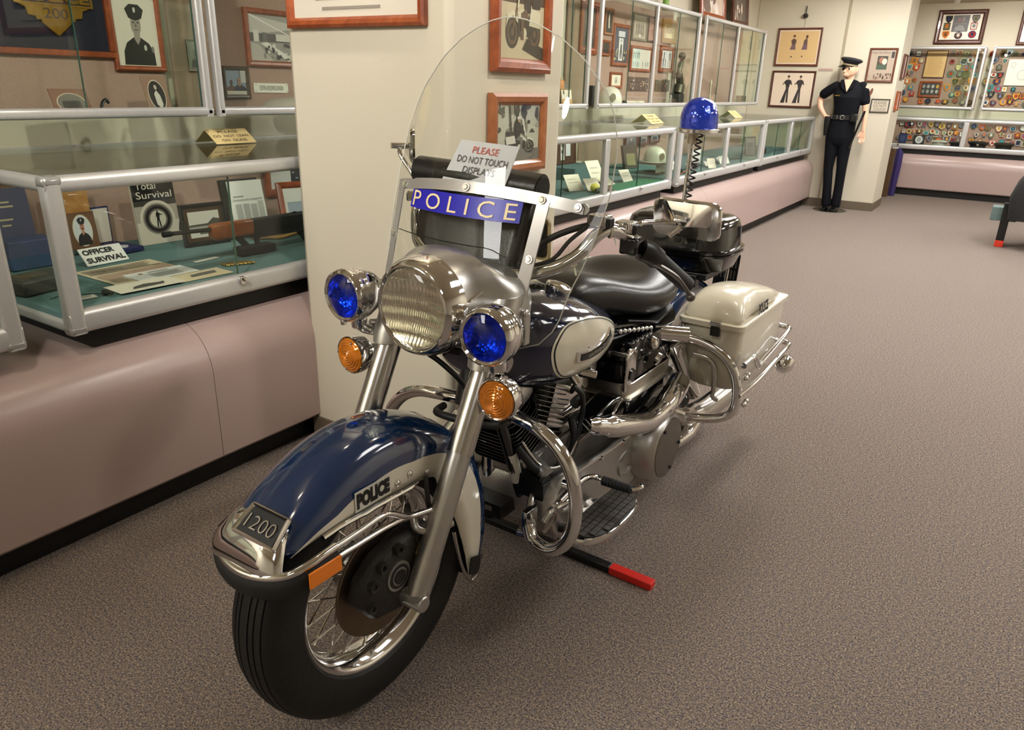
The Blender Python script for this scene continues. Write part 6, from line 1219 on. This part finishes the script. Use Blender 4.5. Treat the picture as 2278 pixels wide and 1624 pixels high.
MB().tube(cr([(-.47, .09, .47), (-.49, .14, .41), (-.55, .17, .395), (-.63, .17, .44), (-.66, .14, .5)], 6), .012, RUBB2, 10).tube(cr([(-.475, .1, .485), (-.5, .145, .42), (-.56, .178, .408), (-.63, .176, .45)], 6), .004, STEEL, 8).build('spark_cable', bike)
MB().tube(cr([(-.64, .15, .60), (-.66, .17, .57), (-.67, .165, .5), (-.63, .17, .44), (-.55, .16, .395)], 6), .0075, RUBB2, 10).build('spark_cable', bike)
cb = MB().ball((-.71, .12, .625), (.03, .03, .025), ALUMC, 14, 10); cb.cyl((-.70, .13, .62), (-.73, .17, .61), .014, CHROME).cyl((-.66, .13, .63), (-.66, .155, .60), .012, CHROME).box((-.745, .14, .63), (.03, .03, .03), STEEL); cb.build('carburettor_fittings', bike, bevel=.002)
MB().bb((-.78, .125, .63), (-.75, .15, .655), C((190, 84, 60), .4)).build('red_spark_boot', bike, bevel=.006)
MB().lathe([(.0, 0), (.028, .002), (.031, .02), (.031, .1), (.026, .135), (.02, .14), (0, .14)], CHROME, (-.525, -.03, .31), Z3, 24).build('chrome_horn', bike)
rg_ = MB().bb((-.525, .085, .33), (-.475, .17, .378), BLACKS)
for k in range(10): rg_.bb((-.527, .088+.0084*k, .378), (-.473, .0915+.0084*k, .392), BLACKM)
rg_.build('regulator', bike, bevel=.0015)
MB().bb((-.50, -.09, .26), (-.43, .07, .30), BLACKS).bb((-.432, -.01, .275), (-.43, .04, .292), C((170, 166, 158))).build('oil_filter_bracket', bike, bevel=.004)
# ---- battery box, oil tank, chrome brackets on the left side
MB().loft([[V((x, y, z)) for x, y in rrect(-1.17, .05, -.86, .205, .035, 4)] for z in (.41, .425, .575, .60)], BLACKP).build('oil_tank', bike, smooth=.6)
MB().loft([[V((x, y, z)) for x, y in rrect(-1.175-d, .05, -.855+d, .21+d, .035, 4)] for z, d in ((.498, .0), (.5, .012), (.508, .014), (.511, .002), (.545, .002), (.547, 0))], P('bright_band', (206, 202, 192), .25, 1.0), caps=False).build('tank_band', bike, smooth=.5)
MB().loft([[V((x, y, z)) for x, y in rrect(-1.14, .06, -.88, .2, .04, 4)] for z in (.60, .64, .66)], BLACKP).build('battery_cover', bike, smooth=.6)
MB().lathe([(0, .0), (.018, 0), (.022, .012), (.014, .022), (0, .024)], CHROME, (-1.02, .2, .63), (0, 1, .3), 18).lathe([(.008, .02), (.02, .025), (.02, .035), (0, .04)], CHROME, (-1.02, .2, .595), (0, 1, -.3), 16).build('cap_knob', bike)
MB().prism([(0, 0), (.062, .03), (.062, .115), (.055, .125), (.005, .11)], CHROME, (-.84, .205, .53), (-1, 0, 0), (0, 0, 1), .006).bb((-.85, .15, .635), (-.838, .21, .648), CHROME).build('chrome_bracket', bike, bevel=.002)
MB().tube(cr([(-.84, .206, .535), (-.842, .21, .6), (-.846, .208, .645), (-.87, .206, .652), (-.9, .206, .64)], 4), .006, CHROME, 8).build('bracket_edge', bike)
MB().lathe([(.022, 0), (.018, .006), (0, .008)], BLACKP, (-.873, .211, .575), Y3, 18).build('ignition_switch', bike)
# ---- exhaust heat shield, pipe, muffler
hp = cr([(-.63, .205, .505), (-.70, .235, .485), (-.80, .25, .455), (-.92, .255, .425), (-1.02, .255, .425), (-1.13, .25, .45), (-1.2, .235, .455)], 6)
MB().tube(hp, [.020]*2+[.026]*4+[.032]*20+[.036]*(len(hp)-26), CHROME, 18).build('heat_shield', bike)
MB().prism([(0, -.01), (.04, -.035), (.09, -.035), (.06, .02), (.02, .045)], CHROME, (-.75, .215, .50), (-1, 0, 0), (0, .35, 1), .008).build('shield_end', bike, bevel=.002)
MB().loft([[V((x, y, z)) for x, z in ((-.66, .49), (-.8, .52), (-.98, .5), (-1.12, .49), (-1.14, .44), (-1.0, .44), (-.8, .455))] for y in (.13, .2)], BLACKP).build('chain_guard', bike, bevel=.01)
mp_ = cr([(-1.1, .2, .40), (-1.2, .235, .34), (-1.3, .25, .30), (-1.5, .255, .275), (-1.95, .26, .27), (-2.02, .26, .27)], 6)
MB().tube(mp_, [.028]*8+[.036]*5+[.042]*(len(mp_)-13), STEEL, 22).build('muffler', bike)
MB().tube(cr([(-1.15, .24, .245), (-1.22, .265, .26), (-1.3, .265, .28)], 5), [.024]*6+[.028]*4+[.03], CHROME, 16).build('exhaust_joint', bike)
MB().tube(cr([(-.48, -.1, .5), (-.45, -.15, .4), (-.5, -.17, .25), (-.8, -.18, .2), (-1.4, -.2, .22), (-2.0, -.22, .26)], 6), .028, CHROME, 14).build('exhaust_pipe', bike)
# ---- rear suspension
for s in (1, -1):
    sh_ = MB().tube([(-1.165, .215*s, .60), (-1.40, .215*s, .345)], .027, CHROME, 20); sh_.tube([(-1.155, .215*s, .612), (-1.185, .215*s, .58)], .034, CHROME, 20); sh_.build('shock_absorber', bike)
    MB().tube([(-1.10, .17*s, .64), (-1.17, .255*s, .63)], .026, CHROME, 18).build('shock_mount', bike)
    MB().tube(cr([(-1.15, .12*s, .30), (-1.4, .13*s, .325), (-1.6, .125*s, AX)], 4), .02, BLACKS, 10).build('swing_arm', bike)
# rear fender
def rp2(th, r, y): return V((-1.60+r*math.cos(th), y, AX+r*math.sin(th)))
rf = MB(); rg2 = []
for k in range(33):
    th = math.radians(28+(205-28)*k/32); hw = .105
    sec = [(.26, hw), (.315, hw*1.0), (.345, hw*.97), (.368, hw*.85), (.38, hw*.6), (.385, hw*.3), (.386, 0)]
    hf = [rp2(th, r, y) for r, y in sec]; rg2.append(hf+[V((p.x, -p.y, p.z)) for p in hf[-2::-1]])
n = len(rg2[0]); rf.v = [tuple(p) for r in rg2 for p in r]; kb, kw = rf.mi(NAVY), rf.mi(CREAM)
for i in range(32):
    for j in range(n-1): rf.f.append([i*n+j, i*n+j+1, (i+1)*n+j+1, (i+1)*n+j]); rf.m.append(kw if j < 1 or j >= n-2 else kb)
rf.build('rear_fender', bike, smooth=.9, mods=[('SOLIDIFY', dict(thickness=.004, offset=-1))])
MB().tube(cr([(-1.9, .12, .62), (-1.92, .12, .70), (-1.9, .115, .74), (-1.8, .11, .76)], 5), .007, CHROME, 10).build('fender_rail', bike)
# ---- saddlebags
def saddlebag(s):
    x0, x1 = -1.235, -1.735
    q = lambda x, y, z: V((x, y*s, z))
    def sec(z, xi0, xi1, y0, y1, r): return [q(x, y, z) for x, y in rrect(xi1, y0, xi0, y1, r, 5)]
    bd2 = MB().loft([sec(.425, -1.30, -1.68, .24, .375, .04), sec(.44, -1.275, -1.705, .225, .39, .04), sec(.50, -1.25, -1.72, .215, .4, .035), sec(.62, -1.24, -1.73, .208, .405, .03), sec(.655, -1.238, -1.732, .205, .405, .03)], BAGWHITE).build('saddlebag', bike, smooth=.9)
    bd2['label'] = 'aged white saddlebag'
    LT = [(-1.74, .675), (-1.7, .692), (-1.6, .722), (-1.5, .742), (-1.4, .756), (-1.33, .757), (-1.28, .742), (-1.25, .712), (-1.235, .675)]
    rows = []
    for k in range(25):
        x = -1.738+.505*k/24; t_ = interp(LT, x); w2 = .1*(1-.25*max(0, (-1.6-x)/.14)); ym = .305
        if k in (0, 24): t_ -= .004
        rows.append([q(x, ym-w2, .667), q(x, ym-w2*.98, .667+(t_-.667)*.45), q(x, ym-w2*.82, .667+(t_-.667)*.85), q(x, ym-w2*.5, t_), q(x, ym, t_+.003), q(x, ym+w2*.45, t_), q(x, ym+w2*.8, .667+(t_-.667)*.86), q(x, ym+w2*.97, .667+(t_-.667)*.45), q(x, ym+w2*1.0, .667)])
    ld = MB().loft(rows, BAGWHITE).build('saddlebag_lid', bike, smooth=1.0, mods=[('SUBSURF', dict(levels=1, render_levels=1))])
    MB().loft([[q(x, y, z) for x, y in rrect(-1.745-d, .2-d, -1.228+d, .408+d, .03, 5)] for z, d in ((.65, 0), (.652, .004), (.668, .005), (.671, 0))], BAGWHITE).build('lid_flange', ld)
    MB().text('POLICE', .03, INK, q(-1.43, .4085, .692), (-s, 0, 0), (0, -.12*s, 1), fit=(.1, .036), bold=.002).build('lettering', ld, smooth=0)
    MB().box(q(-1.222, .325, .668), (.012, .034, .016), STEEL).box(q(-1.224, .325, .642), (.012, .03, .03), BLACKS).build('latch', bd2, bevel=.002)
    MB().tube(cr([q(-1.22, .43, .552), q(-1.30, .43, .552), q(-1.33, .43, .552), q(-1.39, .43, .503), q(-1.42, .43, .503), q(-1.6, .43, .52), q(-1.76, .425, .535), q(-1.78, .40, .536), q(-1.77, .36, .54)], 4), .0095, CHROME, 12).build('bag_rail', bike)
    MB().tube(cr([q(-1.24, .42, .44), q(-1.4, .43, .445), q(-1.6, .43, .455), q(-1.80, .425, .462), q(-1.82, .40, .463), q(-1.80, .36, .47)], 4), .0095, CHROME, 12).build('bag_rail', bike)
    for x, z in ((-1.275, .505), (-1.255, .50), (-1.30, .405), (-1.28, .4)): MB().ball(q(x, .432, z), .010, CHROME, 12, 8).build('acorn_nut', bike)
    MB().tube(cr([q(-1.2, .27, .56), q(-1.22, .31, .55), q(-1.232, .335, .52), q(-1.235, .34, .45), q(-1.235, .34, .42), q(-1.25, .35, .405)], 5), .0075, STEEL, 10).build('bag_bracket', bike)
    gd = [q(-1.17, .15, .615), q(-1.2, .22, .612), q(-1.225, .29, .598), q(-1.24, .355, .565), q(-1.25, .398, .505), q(-1.25, .413, .43), q(-1.245, .405, .375), q(-1.235, .355, .345), q(-1.22, .26, .33), q(-1.2, .16, .325)]
    MB().tube(cr(gd, 6), .0155, CHROME, 16).build('rear_guard', bike)
    MB().lathe([(0, 0), (.022, .002), (.036, .02), (.036, .05), (0, .052)], CHROME, q(-1.86, .40, .335), (-.8, 0, .6), 20).build('rear_bullet', bike)
saddlebag(1); saddlebag(-1)
# ---- crash bars, floorboards, shifter
for s in (1, -1):
    q = lambda x, y, z: V((x, y*s, z))
    cp_ = cr([q(-.425, .06, .583), q(-.405, .13, .588), q(-.40, .19, .58), q(-.40, .245, .55), q(-.40, .288, .497), q(-.40, .308, .42), q(-.40, .305, .34), q(-.40, .28, .285), q(-.40, .24, .255), q(-.405, .19, .26), q(-.42, .165, .285)], 6)
    cbo = MB().tube(cp_, .0175, CHROME, 18).build('crash_bar', bike)
    MB().box(q(-.43, .16, .30), (.05, .016, .06), CHROME).cyl(q(-.425, .17, .255), q(-.425, .135, .25), .017, CHROME).tube(cr([q(-.43, .16, .3), q(-.47, .14, .34), q(-.49, .13, .30), q(-.5, .11, .25)], 4), .010, STEEL, 10).build('crash_bar_clamp', cbo, bevel=.003)
    fo = [(-.72, .255), (-.72, .31), (-.69, .345), (-.62, .358), (-.52, .355), (-.46, .335), (-.435, .295), (-.44, .255)]
    fq = [(p.x, p.y) for p in cr([(a, b, 0) for a, b in fo], 3, True)]
    fz = .29
    fb2 = MB().loft([[q(x0_+(x-x0_)*k, y0_+(y-y0_)*k, z) for x, y in fq] for x0_, y0_ in ((-.58, .303),) for z, k in ((fz-.022, .93), (fz-.016, 1.0), (fz-.006, 1.02), (fz, 1.0), (fz+.001, .95))], CHROME).build('floorboard', bike, smooth=.6)
    MB().loft([[q(-.58+(x+.58)*k, .303+(y-.303)*k, z) for x, y in fq] for z, k in ((fz, .94), (fz+.004, .93), (fz+.0045, .9))], RUBB2).build('rubber_pad', fb2)
    pb2 = MB()
    for i in range(13):
        for j in range(5):
            x, y = -.702+.0205*i, .262+.0185*j
            if (y > .325 and (x < -.675 or x > -.5)) or (y > .30 and x > -.475): continue
            c_ = q(x, y+.006, fz+.0065); pb2.box(c_, (.0188, .0155, .004), P('pad_rubber', (62, 58, 52), .6))
    pd = pb2.build('pad_blocks', fb2, smooth=0); pd['kind'] = 'stuff'
    MB().box(q(-.6, .24, .265), (.09, .05, .02), STEEL).tube([q(-.5, .235, .26), q(-.52, .15, .235)], .013, BLACKS, 10).tube([q(-.68, .25, .26), q(-.68, .12, .2)], .013, BLACKS, 10).build('board_bracket', fb2, bevel=.002)
sf = MB().tube(cr([(-.47, .225, .355), (-.53, .232, .372), (-.58, .235, .375), (-.63, .24, .36), (-.632, .262, .356)], 5), [.011]*8+[.009]*12+[.008], CHROME, 10); sf.cyl((-.53, .20, .37), (-.53, .245, .37), .016, CHROME); sf.build('gear_shifter', bike)
rb = MB()
for k in range(10): rb.lathe([(.0105, 0), (.0135, .002), (.0135, .006), (.0105, .008)], RUBB2, (-.632, .262+.0088*k, .356+.0002*k), Y3, 14)
rb.cyl((-.632, .262, .356), (-.632, .35, .358), .0108, RUBB2); rb.build('shifter_rubber', bike)
MB().tube(cr([(-.632, .35, .358), (-.64, .362, .36), (-.655, .368, .362), (-.665, .36, .36)], 4), .005, CHROME, 8).build('shifter_tip', bike)
MB().tube([(-.46, .215, .335), (-.55, .22, .325)], .012, CHROME, 12).tube(cr([(-.44, .2, .30), (-.46, .21, .33), (-.48, .2, .29), (-.47, .18, .25)], 4), .010, STEEL, 10).build('shift_linkage', bike)
MB().tube(cr([(-.61, .2, .29), (-.615, .235, .27), (-.63, .24, .255), (-.645, .235, .275)], 4), .006, STEEL, 8).build('jiffy_stand_tab', bike)
# ---- radio box, rack plate, beacon
def sup(x0_, y0_, a, b, z, n2=3.6, seg=40):
    o_ = []
    for k in range(seg):
        t_ = 2*math.pi*k/seg; c_, s_ = math.cos(t_), math.sin(t_)
        o_.append(V((x0_+a*math.copysign(abs(c_)**(2/n2), c_), y0_+b*math.copysign(abs(s_)**(2/n2), s_), z)))
    return o_
tb = MB().loft([sup(-1.72, -.005, a, b, z) for z, a, b in ((.728, .12, .165), (.735, .145, .19), (.775, .158, .205), (.79, .16, .207))], BLACKP).build('radio_box', bike, smooth=.8)
MB().loft([sup(-1.72, -.005, a, b, z) for z, a, b in ((.788, .162, .209), (.790, .17, .217), (.797, .17, .217), (.799, .163, .21), (.803, .163, .21), (.805, .17, .217), (.811, .17, .217), (.813, .16, .208))], BLACKP).build('box_rim', tb, smooth=.4)
lid2 = MB().loft([sup(-1.72, -.005, a, b, z) for z, a, b in ((.812, .158, .205), (.88, .152, .198), (.905, .143, .19), (.918, .125, .172), (.924, .09, .13), (.926, .03, .04))], BLACKP).build('box_lid', tb, smooth=.9)
MB().cyl((-1.562, .035, .845), (-1.556, .035, .845), .011, CHROME, seg=16).build('lock', lid2)
MB().bb((-1.60, -.06, .68), (-1.56, .12, .725), BLACKS).bb((-1.86, -.15, .705), (-1.58, .15, .73), BLACKS).build('rack', bike, bevel=.003)
rpm = MB(); Mx = basis((-1.93, .115, .675), (.25, 1, 0), (-.1, 0, 1))
rpm.prism(rrect(-.06, -.085, .045, .075, .01, 3), P('black_anodised', (34, 33, 32), .35, .4), (0, 0, -.004), d=.004); rpm.xform(Mx).build('rack_plate', bike)
sl = MB()
for k in range(6):
    for r_ in range(2): sl.prism(rrect(-.045+.015*k, -.03+.045*r_, -.039+.015*k, .005+.045*r_, .002, 2), P('slot_metal', (150, 146, 138), .3, .8), (0, 0, .0008), d=.0008)
sl.ball((.03, .06, .0), .006, CHROME, 8, 6).ball((.02, -.065, 0), .01, CHROME, 8, 6); sl.xform(Mx).build('plate_slots', bike)
bc = MB().tube([(-1.90, -.092, .72), (-1.92, -.09, 1.185)], .0095, CHROME, 14).build('beacon_pole', bike)
MB().cyl((-1.92, -.088, 1.155), (-1.92, -.085, 1.195), .02, P('beacon_socket', (170, 160, 140), .35, .8)).build('beacon_socket', bc)
MB().lathe([(0, 1.195), (.078, 1.195), (.083, 1.199), (.083, 1.21), (.078, 1.214), (0, 1.214)], CHROME, (-1.92, -.07, 0), Z3, 40).build('beacon_base', bc)
MB().lathe([(.073, 1.213), (.0735, 1.24), (.071, 1.265), (.062, 1.293), (.046, 1.313), (.024, 1.324), (0, 1.327)], BEACON, (-1.92, -.07, 0), Z3, 44).build('beacon_dome', bc, smooth=1.2)
hx = []
for k in range(241):
    u = k/240; a = 2*math.pi*15*u; c_ = V((-1.92+.05*u, -.058+.0*u-.012*u, 1.193-.34*u)); hx.append(c_+V((.011*math.cos(a), .0115*math.sin(a), 0)))
MB().tube(hx, .0036, BLACKS, 6).build('coiled_cord', bc)
# ---- floor stand under the motorcycle
st = thing('floor_stand', 'black steel floor stand with red painted tip under the motorcycle', 'motorcycle stand', M=bike.matrix_world.copy())
MB().bb((-.75, -.30, 0), (-.72, .262, .022), BLACKS).build('bar', st, bevel=.003)
MB().bb((-.751, .262, 0), (-.719, .398, .0225), C((226, 44, 34), .45)).build('red_tip', st, bevel=.002)
for y in (-.2, .1): MB().bb((-.75, y-.018, .026), (-.72, y+.018, .165), BLACKS).build('upright', st, bevel=.002)
MB().bb((-.80, -.24, .15), (-.68, .14, .172), BLACKS).build('top_plate', st, bevel=.002)
